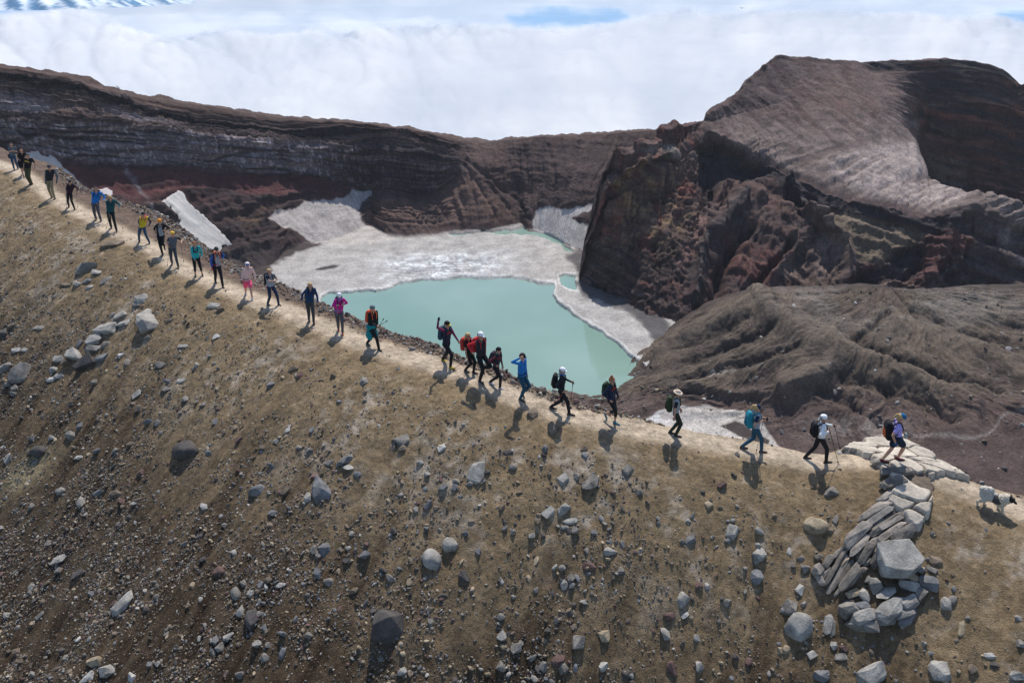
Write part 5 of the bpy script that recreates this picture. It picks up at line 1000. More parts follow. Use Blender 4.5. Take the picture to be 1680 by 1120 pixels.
def dep(p): return p.y * CP - (p.z - CZ) * SP
SKIN = plain("skin", (.48, .27, .19), .6, .06, 12); BOOT = plain("boot_leather", (.045, .038, .035), .7, .2, 40)
BLK = (.014, .014, .017); NAVY = (.016, .028, .065); WHITE = (.78, .79, .82); GRY = (.22, .24, .27); RED = (.62, .04, .04); JEAN = (.035, .07, .13)
HAIRC = dict(brown=(.10, .05, .028), black=(.015, .013, .012), blonde=(.50, .34, .15), red=(.30, .12, .05), grey=(.3, .29, .28))
def person(sp, tiny=None):
    zf = {1: (0, 200, 5.6), 2: (200, 320, 5.6), 3: (400, 420, 6.2208), 4: (680, 500, 6.59), 5: (880, 580, 6.0), 6: (1180, 640, 4.6667)}
    if tiny is None:
        ox, oy, kz = zf[sp['z']]; T_ = lambda q: (ox + q[0] / kz, oy + q[1] / kz)
        fR, fL = T_(sp['fR']), T_(sp['fL']); lift = sp.get('lift', '')
        gR = on_ground(*fR) if 'R' not in lift else None; gL = on_ground(*fL) if 'L' not in lift else None
        base = (gR + gL) / 2 if gR and gL else (gR or gL)
        if gR is None: gR = from_px(*fR, dep(base) - .02)
        if gL is None: gL = from_px(*fL, dep(base) + .10)
        F_ = (gR + gL) / 2; s_, w_ = to_sw(F_.x, F_.y)
        tx = np.array(to_xy(s_ + .6, wp(s_ + .6))) - np.array(to_xy(s_ - .6, wp(s_ - .6)))
        head_ang = math.atan2(tx[1], tx[0]) + R(sp.get('yaw', 0))
        gz = min(gR.z, gL.z) if not lift else base.z
        H = 1.72
        hp_ = T_(sp['head'])
        for _ in range(8):
            ref = Vector((F_.x, F_.y, gz)); top = from_px(*hp_, dep(ref) - H * SP); H = top.z - gz
        H_vis = H; S = H / sp.get('bent', .97)
        S = min(max(S, 1.5), 1.98)
    else:
        F_ = Vector(tiny); gz = F_.z; S = 1.72; head_ang = R(sp['yaw']); top = F_ + UP * S * .99; H = S
    h = Vector((math.cos(head_ang), math.sin(head_ang), 0)); l = Vector((-h.y, h.x, 0)); k = S / 1.75
    if tiny is not None: gR = F_ - l * .1 + h * .15; gL = F_ + l * .1 - h * .15
    w = sp.get('w', 1.0)
    neck = top - UP * (.265 * k) - h * (.03 * k if H > .9 * S else .12)
    lean = Vector((top.x - F_.x, top.y - F_.y, 0)); pel_h = min(.515 * S, (H - .25 * k) - .19 * S) if H < .93 * S else H - .455 * S
    pel = Vector((F_.x, F_.y, gz + pel_h)) + lean * .22
    maxleg = .485 * S
    ank = [g + UP * (.085 * k) for g in (gR, gL)]
    hips = [pel - l * .085 * k - UP * .02, pel + l * .085 * k - UP * .02]
    for it in range(12):
        over = max((ank[i] - hips[i]).length - maxleg * .992 for i in (0, 1) if not ('RL'[i] in sp.get('lift', '')))
        if over > 0: pel = pel - UP * over * .7; hips = [pel - l * .085 * k - UP * .02, pel + l * .085 * k - UP * .02]
    spine = neck - pel
    need = .315 * S
    if spine.length > need * 1.15: pel = pel + spine * .0
    sdir = spine.normalized(); fwd = (h - sdir * h.dot(sdir)).normalized()
    sh = [neck - sdir * .035 * k - l * .165 * k * w, neck - sdir * .035 * k + l * .165 * k * w]
    kn = []
    for i in (0, 1):
        K_, A_ = ik(hips[i], ank[i], .245 * S, .245 * S, h + UP * .15); kn.append(K_); ank[i] = A_
    c = []; TOPI, PANT, SK, SHOE, SLV, FRONT = range(6); gl = 0.010
    chest = pel.lerp(neck, .62)
    for sgn, hp, shd in ((-1, hips[0], sh[0]), (1, hips[1], sh[1])):
        c.append((pel + l * sgn * .06 * k, chest + l * sgn * .075 * k * w, .098 * k, .108 * k, TOPI))
        c.append((chest + l * sgn * .075 * k * w, shd - l * sgn * .02, .105 * k, .062 * k, TOPI))
        c.append((pel + l * sgn * .075 * k - UP * .03, hp, .108 * k, .1 * k, PANT))
    c.append((sh[0], sh[1], .058 * k, .058 * k, TOPI)); c.append((neck - sdir * .05, neck + (top - neck) * .45, .058 * k, .05 * k, SK))
    legs = sp.get('legs', 'long')
    for i in (0, 1):
        hp, K_, A_ = hips[i], kn[i], ank[i]
        if legs == 'shorts':
            m = hp.lerp(K_, .72); c += [(hp, m, .098 * k, .098 * k, PANT), (m, K_, .066 * k, .052 * k, SK), (K_, K_.lerp(A_, .35), .05 * k, .055 * k, SK), (K_.lerp(A_, .35), A_, .053 * k, .034 * k, SK)]
        elif legs == 'capri':
            m = K_.lerp(A_, .42); c += [(hp, K_, .09 * k, .064 * k, PANT), (K_, m, .06 * k, .058 * k, PANT), (m, A_, .045 * k, .034 * k, SK)]
        else: c += [(hp, K_, .092 * k, .066 * k, PANT), (K_, K_.lerp(A_, .4), .062 * k, .062 * k, PANT), (K_.lerp(A_, .4), A_, .06 * k, .05 * k, PANT)]
        gr = (gR, gL)[i]; fd = h.copy()
        if tiny is None and not ('RL'[i] in sp.get('lift', '')): nn = gnormal(gr.x, gr.y); fd = (h - nn * h.dot(nn)).normalized()
        elif tiny is None: fd = (h * .45 - UP * .9).normalized()
        an = A_; so_ = an - UP * .055 * k if not ('RL'[i] in sp.get('lift', '')) else an - UP * .03
        c += [(an, so_ - fd * .045 * k, .043 * k, .036 * k, SHOE), (so_ - fd * .045 * k, so_ + fd * .10 * k, .036 * k, .036 * k, SHOE), (so_ + fd * .10 * k, so_ + fd * .175 * k - UP * .004, .036 * k, .028 * k, SHOE)]
    # arms and hands
    hands = []
    for i, key in ((0, 'hR'), (1, 'hL')):
        if tiny is None:
            if key in sp: tg = from_px(*T_(sp[key]), dep(sh[i]) + sp.get('ad', .0) - .05 * (1 if i == 0 else -.6) + (sh[i].z - 1.0 * sh[i].z) + max(0, 0))
            else: tg = sh[i] - UP * .5 + h * .05
            # hand hanging below the shoulder lies farther from the tilted lens than the shoulder: keep it beside the body
            if key in sp:
                want = sh[i] + h * sp.get('reach', .10) + l * (-.08 if i == 0 else .08)
                q = T_(sp[key]); dx, dy, dz = ray(*q)
                t = want.y / dy; tg = Vector((dx * t, want.y, CZ + dz * t))
        else: tg = sh[i] - UP * .52 + h * (.12 if i else -.12)
        side = -l if i == 0 else l
        eb, hd = ik(sh[i], tg, .172 * S, .150 * S, -h * .7 - UP * .5 + side * .5)
        if sp.get('elbow', '') == key: eb, hd = ik(sh[i], tg, .172 * S, .150 * S, side * .7 - h * .4 + UP * .4)
        sl_ = sp.get('sleeve', 'long')
        if sl_ == 'short': m = sh[i].lerp(eb, .62); c += [(sh[i], m, .056 * k, .052 * k, SLV), (m, eb, .04 * k, .036 * k, SK), (eb, hd, .036 * k, .025 * k, SK)]
        else: c += [(sh[i], eb, .056 * k, .046 * k, SLV), (eb, hd, .044 * k, .033 * k, SLV)]
        hk = 6 if sp.get('glove') and key in sp['glove'] else SK
        dr = (hd - eb).normalized(); pn_ = (side - dr * side.dot(dr)).normalized(); ac = dr.cross(pn_).normalized()
        # palm, four fingers of different lengths, thumb from the side of the palm
        c += [(hd, hd + dr * .05 * k + ac * .02 * k, .026 * k, .02 * k, hk), (hd, hd + dr * .05 * k - ac * .02 * k, .026 * k, .02 * k, hk)]
        for j, fl in enumerate((.062, .072, .068, .052)):
            r0 = hd + dr * .072 * k + ac * (.031 - .0207 * j) * k; m = r0 + dr * fl * .5 * k - pn_ * .014 * k; e = m + (dr * .5 - pn_ * .85).normalized() * fl * .5 * k
            c += [(r0, m, .0098 * k, .0092 * k, hk), (m, e, .0092 * k, .008 * k, hk)]
        t0 = hd + dr * .02 * k + ac * .03 * k; t1 = t0 + (dr * .7 + ac * .6 - pn_ * .3).normalized() * .035 * k; c += [(t0, t1, .013 * k, .011 * k, hk), (t1, t1 + (dr * .9 - pn_ * .5).normalized() * .03 * k, .011 * k, .009 * k, hk)]
        hands.append((hd + dr * .075 * k - pn_ * .012, dr, pn_))
    # head
    look = R(sp.get('look', 0)); hh = h.copy(); hh.rotate(Matrix.Rotation(look, 3, 'Z')); dn_ = R(sp.get('down', 12)); hf = (hh * math.cos(dn_) - UP * math.sin(dn_)).normalized(); hl = UP.cross(hh).normalized(); hu = hf.cross(hl).normalized()
    hc = top - hu * .105 * k - UP * .008
    P3 = lambda f, s, u: hc + hf * f * k + hl * s * k + hu * u * k
    c += [(P3(-.02, 0, .0), P3(.015, 0, .01), .088 * k, .082 * k, SK), (P3(.0, 0, -.03), P3(.03, 0, -.085), .066 * k, .040 * k, SK), (P3(.085, 0, .0), P3(.107, 0, -.028), .010 * k, .013 * k, SK),
          (P3(.03, .035, -.055), P3(.05, 0, -.085), .03 * k, .03 * k, SK), (P3(.03, -.035, -.055), P3(.05, 0, -.085), .03 * k, .03 * k, SK), (P3(.085, -.02, -.055), P3(.085, .02, -.055), .008 * k, .008 * k, SK),
          (P3(-.005, .085, .005), P3(-.01, .09, -.03), .016 * k, .011 * k, SK), (P3(-.005, -.085, .005), P3(-.01, -.09, -.03), .016 * k, .011 * k, SK), (neck + (top - neck) * .3, P3(-.02, 0, -.05), .052 * k, .058 * k, SK)]
    mats = [cloth(sp['top']), cloth(sp['pants']), SKIN, cloth(sp.get('shoe', (.05, .042, .038))), cloth(sp.get('slv', sp['top'])), cloth(sp.get('front', sp['top'])), cloth(sp.get('glovec', BLK)), cloth(sp.get('stripe', sp['top']))]
    ce0 = np.array(chest)
    def cls(ce, idx):
        d = ce - ce0; fr_ = d @ np.array(fwd); up_ = d @ np.array(sdir); la = np.abs(d @ np.array(l))
        if 'front' in sp: idx = np.where((idx == TOPI) & (fr_ > .045) & (la < .10 * k) & (up_ < .17), FRONT, idx)
        if 'stripe' in sp: idx = np.where((idx == TOPI) & (fr_ > .05) & (abs(up_ - .05) < .03) & (la < .12), 7, idx)
        return idx
    me = blend("person", c, sp.get('vox', .0115), mats, cls, 1 if tiny is None else 0)
    org = Vector((F_.x, F_.y, gz)); me.transform(Matrix.Translation(-org))
    o = link("person", me, sp['label'], "person", "hikers walking along the ridge path" if tiny is None else "hikers on the far rim"); o.location = org
    def child(name, caps, mat, vox=.012, fur=0, sm=1, par=None):
        m_ = blend(name, caps, vox, [mat], None, sm, fur); m_.transform(Matrix.Translation(-org)); ch = link(name, m_, parent=o); return ch
    if tiny is not None: return o
    hairc = sp.get('hair')
    if hairc:
        hc_ = [(P3(-.03, 0, .012), P3(-.008, 0, .025), .093 * k, .090 * k), (P3(-.05, 0, -.02), P3(-.055, 0, -.06), .075 * k, .055 * k)]
        st = sp.get('style', 'short')
        if st == 'long': hc_ += [(P3(-.05, .05, -.03), P3(-.06, .06, -.23), .045, .03), (P3(-.05, -.05, -.03), P3(-.06, -.06, -.23), .045, .03), (P3(-.07, 0, -.03), P3(-.09, 0, -.26), .055, .035)]
        if st == 'tail': hc_ += [(P3(-.10, 0, .03), P3(-.145, 0, .0), .028, .032), (P3(-.145, 0, .0), P3(-.16, 0, -.14), .034, .015)]
        if st == 'bun': hc_ += [(P3(-.06, 0, .11), P3(-.05, 0, .13), .042, .038)]
        child("hair", hc_, cloth(HAIRC[hairc], .6), .012, .006)
    hat = sp.get('hat')
    if hat:
        kind, colr = hat[0], hat[1]; hm = cloth(colr)
        if kind in ('cap', 'visor'):
            b_ = [(P3(-.015, 0, .035), P3(.008, 0, .035), .092 * k, .089 * k)]
            brim = [(P3(.075, s_ * .045, .032), P3(.150 - abs(s_) * .03, s_ * .035, .018), .013, .009) for s_ in (-1, -.5, 0, .5, 1)]
            cp = child("cap", b_, hm); 
            br = blend("brim", brim, .010, [cloth(hat[2] if len(hat) > 2 else colr)], None, 1); br.transform(Matrix.Translation(-org)); b2_ = link("brim", br); b2_.parent = cp
        elif kind == 'beanie': child("beanie", [(P3(-.02, 0, .028), P3(.005, 0, .04), .096 * k, .09 * k)], hm)
        elif kind == 'scarf': child("headscarf", [(P3(-.02, 0, .025), P3(.005, 0, .035), .098 * k, .091 * k), (P3(-.08, 0, -.02), P3(-.12, .01, -.09), .03, .015)], hm)
        elif kind == 'sunhat':
            hb = child("sun_hat", [(P3(-.015, 0, .04), P3(.005, 0, .045), .095 * k, .09 * k)], hm)
            rim_ = [(P3(.13 * math.cos(a), .13 * math.sin(a), .03), P3(.13 * math.cos(a + .45), .13 * math.sin(a + .45), .03), .022, .022) for a in np.arange(0, 6.28, .42)] + [(P3(.09 * math.cos(a), .09 * math.sin(a), .035), P3(.09 * math.cos(a + .6), .09 * math.sin(a + .6), .035), .024, .024) for a in np.arange(0, 6.28, .55)]
            rm = blend("hat_brim", rim_, .012, [hm], None, 1); rm.transform(Matrix.Translation(-org)); r2 = link("hat_brim", rm); r2.parent = hb
        elif kind == 'hood': child("hood", [(P3(-.035, 0, .015), P3(-.012, 0, .03), .108 * k, .1 * k), (P3(-.05, 0, -.03), P3(-.05, 0, -.10), .095, .09)], hm)
    if hat and hat[0] == 'hood': 
        cp = child("visor", [(P3(.02, s_, .045), P3(.09, s_ * .6, .05), .045, .03) for s_ in (-.04, 0, .04)], cloth((.02, .06, .35)))
    if sp.get('shades'): child("sunglasses", [(P3(.082, .02, .0), P3(.075, .048, -.004), .016, .015), (P3(.082, -.02, .0), P3(.075, -.048, -.004), .016, .015), (P3(.07, .06, .0), P3(0, .088, .005), .006, .006), (P3(.07, -.06, .0), P3(0, -.088, .005), .006, .006)], cloth(BLK, .2), .006)
    else:
        for s_ in (-1, 1): child("eye", [(P3(.078, s_ * .032, .0), P3(.079, s_ * .034, .0), .011, .011)], cloth((.03, .02, .018), .3), .005, sm=0)
    if sp.get('collar'): child("neck_scarf", [(neck - l * .03 + h * .02, neck + l * .03 + h * .02, .068 * k, .068 * k), (neck - h * .02, neck + h * .03 + UP * .03, .07 * k, .06 * k)], cloth(sp['collar']))
    if sp.get('wrap'):   # jacket tied round the waist
        wc = []
        for a in np.arange(-2.3, 2.31, .42):
            dr = -h * math.cos(a) + l * math.sin(a); wc.append((pel + UP * .03 + dr * .10 * k, pel - UP * (.38 + .05 * math.cos(a * 3)) * k + dr * .19 * k - h * .05, .04, .045))
        child("jacket_round_waist", wc + [(pel - l * .1 + UP * .03, pel + l * .1 + UP * .03, .125 * k, .125 * k)], cloth(sp['wrap']), .014, .006)
    if sp.get('belt'): child("waist_belt", [(pel + UP * .09 * k + (h * math.cos(a) * .115 + l * math.sin(a) * .165) * k, pel + UP * .09 * k + (h * math.cos(a + .5) * .115 + l * math.sin(a + .5) * .165) * k, .018, .018) for a in np.arange(0, 6.28, .45)], cloth(sp['belt']))
    who = sp['short']
    pk = sp.get('pack')
    if pk:
        colr, acc, size = pk[0], pk[1], pk[2] if len(pk) > 2 else 1.0; cn = pk[3]
        bc = neck - sdir * .24 * k - fwd * .215 * k; e = empty("backpack", tuple(pel), f"{cn} backpack worn by {who}", "backpack", "backpacks of the hikers")
        sz = size * k
        def kid(nm, caps, mat, vox=.014, par=e): m_ = blend(nm, caps, vox, [mat], None, 2); m_.transform(Matrix.Translation(-pel)); q = link(nm, m_, parent=par); return q
        B = lambda f, s_, u: bc + fwd * f * sz + l * s_ * sz + sdir * u * sz
        kid("pack_body", [(B(0, s_ * .075, -.15), B(-.01, s_ * .07, .14), .095 * sz, .085 * sz) for s_ in (-1, 0, 1)], cloth(colr))
        kid("front_pocket", [(B(-.085, s_ * .045, -.13), B(-.08, s_ * .045, .02), .045 * sz, .04 * sz) for s_ in (-1, 1)], cloth(acc))
        kid("lid", [(B(.0, -.07, .2), B(.0, .07, .2), .065 * sz, .065 * sz)], cloth(acc if sp.get('lidacc') else colr))
        for s_ in (-1, 1):
            shp = neck + l * s_ * .095 * k * w
            kid("shoulder_strap", [(B(.05, s_ * .08, .17), shp + UP * .04 * k, .018, .020), (shp + UP * .04 * k, shp + fwd * .10 * k - sdir * .06 * k, .020, .020), (shp + fwd * .10 * k - sdir * .06 * k, shp + fwd * .125 * k - sdir * .22 * k, .020, .018), (shp + fwd * .125 * k - sdir * .22 * k, B(.10, s_ * .17, -.08), .014, .014)], cloth(sp.get('strap', colr)), .012)
    for j, (hi, tip, gnd, pc) in enumerate(sp.get('poles', [])):
        hp = hands[0 if hi == 'R' else 1][0]; tq = T_(tip)
        tp = on_ground(*tq) if gnd else from_px(*tq, dep(hp) + (.15 if hi == 'L' else -.1))
        d = (tp - hp).normalized(); 
        if not gnd: tp = hp + d * min((tp - hp).length, .85)
        sd_ = "right" if hi == 'R' else "left"
        e = empty("trekking_pole", tuple(tp), f"{pc[1]} trekking pole held in the {sd_} hand of {who}" if gnd else f"{pc[1]} pole carried {'lower' if j else 'higher'} by {who}", "trekking pole", "trekking poles of the hikers")
        def kd(nm, caps, mat): m_ = blend(nm, caps, .005, [mat], None, 0); m_.transform(Matrix.Translation(-tp)); link(nm, m_, parent=e)
        kd("shaft", [(tp, hp, .007, .0095)], cloth(pc[0], .4)); kd("grip", [(hp - d * .05, hp + d * .09, .017, .014)], cloth(BLK)); kd("basket", [(tp - d * .06, tp - d * .065, .024, .024)], cloth(BLK))
    for it in sp.get('items', []):
        nm, cat_, lab, at_, size, colr = it; hp, dr, pn_ = hands[{'R': 0, 'L': 1}[at_]] if at_ in 'RL' else (chest + fwd * .15 * k, -sdir, fwd)
        if at_ == 'M': hp = (hands[0][0] + hands[1][0]) / 2 + fwd * .03
        if at_ == 'H': hp = pel - l * .17 * k - UP * .02; 
        f_ = fwd
        if nm == 'camera':
            cp = [(hp - l * .035 * size, hp + l * .035 * size, .032 * size, .032 * size), (hp + UP * .01 - l * .02 * size, hp + UP * .015 + l * .02 * size, .034 * size, .034 * size)]
            m_ = blend("camera", cp, .007, [cloth(colr, .5)], None, 1); m_.transform(Matrix.Translation(-hp)); q = link("camera", m_, lab, cat_); q.location = hp
            m2_ = blend("lens", [(hp + f_ * .02, hp + f_ * .085 * size, .028 * size, .026 * size)], .006, [cloth(BLK, .3)], None, 0); m2_.transform(Matrix.Translation(-hp)); link("lens", m2_, parent=q)
        else:
            cp = [(hp - UP * .06 * size - l * .02 * size, hp + UP * .06 * size - l * .02 * size, .03 * size, .03 * size), (hp - UP * .06 * size + l * .02 * size, hp + UP * .055 * size + l * .02 * size, .03 * size, .03 * size)]
            m_ = blend(nm, cp, .008, [cloth(colr, .5)], None, 1); m_.transform(Matrix.Translation(-hp)); q = link(nm, m_, lab, cat_); q.location = hp
    return o
PKB = (BLK, 'black'); PKR = ((.45, .04, .05), 'red'); PKG = ((.3, .3, .31), 'grey')
HK = [
 dict(z=1,head=(95,195),fR=(133,440),fL=(168,436),hR=(110,268),hL=(128,268),yaw=-15,top=(.10,.13,.15),sleeve='short',pants=JEAN,label="person in grey-teal tee and jeans holding a camera up at far left",short="the man photographing at far left",hair='brown',items=[('camera','camera',"black camera held up by the man at far left",'M',.9,BLK),('camera_bag','bag',"black bag on the hip of the man at far left",'H',1.6,BLK)],reach=.3),
 dict(z=1,head=(190,250),fR=(222,510),fL=(212,480),hR=(172,345),hL=(205,340),yaw=-10,top=BLK,sleeve='short',pants=BLK,legs='shorts',w=.9,label="person in black tee and shorts half hidden behind man in camouflage trousers",short="the person in black shorts at left",hair='red',items=[('water_bottle','bottle',"white bottle held by the person in black shorts",'L',1.0,WHITE)]),
 dict(z=1,head=(245,293),fR=(280,575),fL=(297,578),hR=(216,430),hL=(314,430),yaw=-40,top=BLK,sleeve='short',stripe=(.62,.40,.06),pants=(.075,.075,.04),w=1.08,label="person in black tee with yellow chest print and olive camouflage trousers",short="the man in camouflage trousers",hair='black'),
 dict(z=1,head=(445,395),fR=(478,700),fL=(505,712),hR=(415,565),hL=(523,545),yaw=-35,top=(.02,.025,.03),slv=(.09,.12,.14),pants=(.23,.19,.12),glove='hRhL',label="person in black vest, grey sleeves, tan trousers and dark cap",short="the man in tan trousers",hat=('cap',(.05,.06,.08)),hair='brown',w=1.08),
 dict(z=1,head=(635,535),fR=(636,783),fL=(688,806),hR=(610,635),hL=(706,640),yaw=-35,top=(.03,.012,.026),pants=BLK,label="person all in black and dark purple with a cap and two poles",short="the hiker in dark purple",hat=('cap',BLK),hair='black',w=.92,pack=(BLK,BLK,.9,'small black'),poles=[('R',(612,792),True,PKG),('L',(712,792),True,PKG)]),
 dict(z=1,head=(872,600),fR=(886,900),fL=(930,914),hR=(884,745),hL=(950,722),yaw=-30,top=(.015,.17,.52),pants=(.075,.08,.10),label="person in bright blue jacket with black straps and grey trousers",short="the man in bright blue jacket",hair='brown',pack=(BLK,BLK,1.1,'black'),strap=BLK,poles=[('R',(862,908),True,PKB)]),
 dict(z=1,head=(1003,675),fR=(1025,975),fL=(1074,1008),hR=(1003,850),hL=(1092,792),yaw=-28,top=(.012,.075,.09),pants=BLK,label="blonde person in dark teal jacket and black trousers",short="the blonde hiker in dark teal",hair='blonde',pack=((.01,.05,.07),BLK,1.0,'dark teal'),poles=[('R',(975,975),True,PKG),('L',(1130,985),True,PKG)]),
 dict(z=2,head=(190,160),fR=(163,432),fL=(256,448),hR=(158,268),hL=(246,282),yaw=-38,top=(.62,.50,.03),slv=(.04,.035,.05),pants=JEAN,label="person in yellow jacket with dark sleeves and blue jeans",short="the hiker in yellow jacket",hair='black',hat=('beanie',BLK),pack=((.6,.03,.12),BLK,1.0,'pink and black'),strap=(.6,.03,.12)),
 dict(z=2,head=(340,220),fR=(376,550),fL=(392,480),lift='L',hR=(306,330),hL=(400,320),yaw=-32,top=BLK,front=(.30,.33,.36),pants=BLK,label="person in black jacket with grey front and orange headscarf",short="the hiker in orange headscarf",hat=('scarf',(.75,.28,.03)),hair='brown',pack=(BLK,BLK,1.0,'black'),poles=[('R',(312,430),False,PKG)]),
 dict(z=2,head=(460,335),fR=(463,636),fL=(520,666),hR=(427,465),hL=(545,440),yaw=-30,top=(.10,.115,.14),slv=(.02,.02,.03),sleeve='short',pants=(.05,.06,.075),w=.9,label="person in grey tee and yellow headscarf walking with two long poles",short="the hiker in yellow headscarf",hat=('scarf',(.75,.45,.05)),hair='blonde',poles=[('R',(418,648),True,PKB),('L',(568,612),True,PKB)]),
 dict(z=2,head=(662,425),fR=(678,745),fL=(742,742),hR=(668,590),hL=(730,568),yaw=-25,top=(.03,.40,.42),pants=BLK,legs='capri',w=.92,label="red-haired person in turquoise jacket and black capri trousers",short="the hiker in turquoise jacket",hair='red',pack=(BLK,BLK,.85,'small black'),items=[('camera','camera',"black camera hanging on the chest of hiker in turquoise jacket",'C',1.1,BLK)]),
 dict(z=2,head=(865,478),fR=(862,802),fL=(930,848),hR=(826,660),hL=(915,585),yaw=-18,top=(.02,.025,.05),front=(.30,.33,.37),slv=(.03,.12,.42),pants=BLK,glove='hR',glovec=(.65,.03,.06),belt=(.5,.03,.05),label="person in grey fronted shirt, blue sleeves, red glove and dark cap",short="the hiker with a red glove",hat=('cap',(.04,.045,.05)),pack=((.70,.16,.06),WHITE,.9,'orange and white'),poles=[('R',(795,722),False,PKB)]),
 dict(z=2,head=(1150,620),fR=(1140,912),fL=(1200,960),hR=(1100,785),hL=(1222,772),yaw=-30,top=(.75,.50,.46),pants=(.85,.10,.22),legs='shorts',shoe=(.25,.30,.36),w=.9,belt=(.05,.04,.06),label="person in pale pink hoodie, bright pink shorts and blue visor",short="the hiker in pink shorts",hat=('hood',(.80,.70,.66)),items=[('phone','phone',"black phone in the hand of hiker in pink shorts",'R',.8,BLK)]),
 dict(z=2,head=(1350,678),fR=(1343,1008),fL=(1442,1010),hR=(1395,792),hL=(1412,765),yaw=-8,top=(.28,.31,.36),slv=(.02,.025,.05),sleeve='short',pants=(.018,.03,.07),w=.92,reach=.35,label="blonde person in grey tee and navy trousers filming with small camera",short="the hiker filming with a camera",hair='blonde',shades=1,pack=(BLK,BLK,1.0,'black'),items=[('camera','camera',"small black camera held in front of hiker in navy trousers",'L',.9,BLK)]),
 dict(z=3,head=(672,272),fR=(668,662),fL=(716,690),hR=(592,455),hL=(758,472),yaw=-28,top=(.012,.045,.115),pants=(.05,.055,.06),w=.92,label="short-haired blonde person in dark blue jacket and patterned grey leggings",short="the hiker in dark blue jacket",hair='blonde',pack=(BLK,(.6,.12,.05),1.0,'black and orange')),
 dict(z=3,head=(970,377),fR=(968,756),fL=(1010,795),hR=(945,505),hL=(1022,492),yaw=-30,top=(.55,.015,.25),pants=(.085,.08,.09),shoe=(.45,.10,.05),belt=(.01,.25,.30),w=.92,collar=(.25,.12,.35),label="person in magenta jacket, white cap and grey trousers",short="the hiker in magenta jacket",hat=('cap',WHITE),hair='brown',pack=(NAVY,NAVY,1.05,'navy'),poles=[('R',(950,640),False,PKG)]),
 dict(z=3,head=(1315,505),fR=(1380,962),fL=(1263,905),hR=(1358,712),hL=(1365,705),yaw=-8,reach=.25,top=BLK,pants=BLK,w=.92,wrap=(.01,.22,.25),label="person in black top with teal jacket tied round the waist, carrying poles",short="the hiker with teal jacket round waist",hair='black',style='short',hat=('beanie',(.13,.17,.19)),pack=((.65,.10,.04),BLK,.95,'orange'),strap=(.70,.10,.04),poles=[('R',(1432,632),False,PKB),('L',(1472,655),False,PKB)]),
 dict(z=4,head=(358,178),fR=(390,684),fL=(308,606),hR=(258,172),hL=(474,392),yaw=0,elbow='hR',reach=.1,top=(.018,.022,.045),stripe=RED,slv=(.20,.03,.09),pants=BLK,shoe=(.60,.42,.03),glove='hR',label="person in black with one arm raised, red sleeve and yellow shoes",short="the man raising an arm",hair='brown',hat=('cap',BLK,(.75,.65,.05)),pack=((.03,.06,.09),BLK,1.0,'dark blue')),
 dict(z=4,head=(583,303),fR=(552,720),fL=(640,735),hR=(563,555),hL=(622,512),yaw=0,top=BLK,sleeve='short',pants=BLK,w=.9,shades=1,label="person with long blonde hair in black tee and black trousers",short="the woman with long blonde hair",hair='blonde',style='long',pack=((.50,.05,.04),(.6,.15,.04),1.05,'red and orange'),poles=[('R',(415,705),True,PKR)]),
 dict(z=4,head=(720,296),fR=(708,838),fL=(735,705),lift='L',hR=(622,508),hL=(765,562),yaw=-12,top=(.028,.028,.034),slv=(.55,.025,.03),pants=BLK,label="person in white cap, black vest with red sleeves, one foot raised",short="the hiker with white cap and red sleeves",hat=('cap',WHITE),hair='brown',w=1.05,pack=((.45,.03,.04),BLK,1.0,'red and black')),
 dict(z=4,head=(916,460),fR=(925,905),fL=(820,850),hR=(880,650),hL=(955,690),yaw=5,top=(.03,.032,.038),stripe=RED,slv=(.12,.03,.04),pants=BLK,shoe=(.55,.52,.55),label="person in black beanie and dark grey top with pale shoes",short="the hiker in black beanie",hair='black',hat=('beanie',BLK),pack=((.05,.04,.06),(.5,.10,.04),1.0,'dark purple and orange')),
 dict(z=4,head=(1175,526),fR=(1145,1034),fL=(1165,972),lift='L',hR=(1135,578),hL=(1216,775),yaw=-5,elbow='hR',top=(.015,.17,.50),pants=(.015,.07,.12),label="person in blue long-sleeved top touching the brim of a black cap",short="the man in blue top",hair='brown',hat=('cap',BLK),w=1.0,belt=BLK),
 dict(z=5,head=(265,138),fR=(322,605),fL=(148,540),hR=(256,368),hL=(340,275),yaw=5,top=(.016,.018,.026),pants=BLK,collar=(.12,.22,.45),shades=1,label="person in white cap and black jacket striding with two red poles",short="the man in white cap with red poles",hair='grey',hat=('cap',WHITE),pack=(BLK,(.2,.08,.03),1.0,'black'),poles=[('L',(340,462),False,PKR),('R',(172,492),False,PKR)]),
 dict(z=5,head=(755,232),fR=(772,690),fL=(675,610),lift='L',hR=(722,455),hL=(815,448),yaw=-25,top=(.016,.024,.055),stripe=RED,pants=BLK,legs='capri',shoe=(.05,.16,.20),shades=1,w=.93,label="person with red-blond hair bun, sunglasses and navy jacket, one foot raised",short="the woman with hair bun",hair='red',style='bun',pack=((.03,.05,.03),BLK,1.0,'dark green')),
 dict(z=5,head=(1402,360),fR=(1372,815),fL=(1318,785),hR=(1358,632),hL=(1425,580),yaw=0,top=(.30,.33,.37),slv=BLK,sleeve='short',pants=(.02,.025,.02),label="person in wide beige sun hat and grey tee",short="the man in beige sun hat",hat=('sunhat',(.60,.48,.38)),hair='brown',w=1.05,pack=((.03,.045,.022),BLK,1.1,'dark green')),
 dict(z=6,head=(308,112),fR=(320,476),fL=(173,445),hR=(325,238),hL=(348,212),yaw=10,reach=.35,down=30,top=(.30,.35,.40),slv=NAVY,sleeve='short',pants=(.025,.08,.13),shoe=(.10,.065,.045),w=.93,label="person with blonde ponytail and navy cap looking at a phone",short="the woman with teal backpack",hair='blonde',style='tail',hat=('cap',NAVY),pack=((.02,.22,.30),(.015,.15,.22),1.1,'teal'),poles=[('R',(283,470),True,PKG)],items=[('phone','phone',"black phone held up by woman with teal backpack",'L',.8,BLK)]),
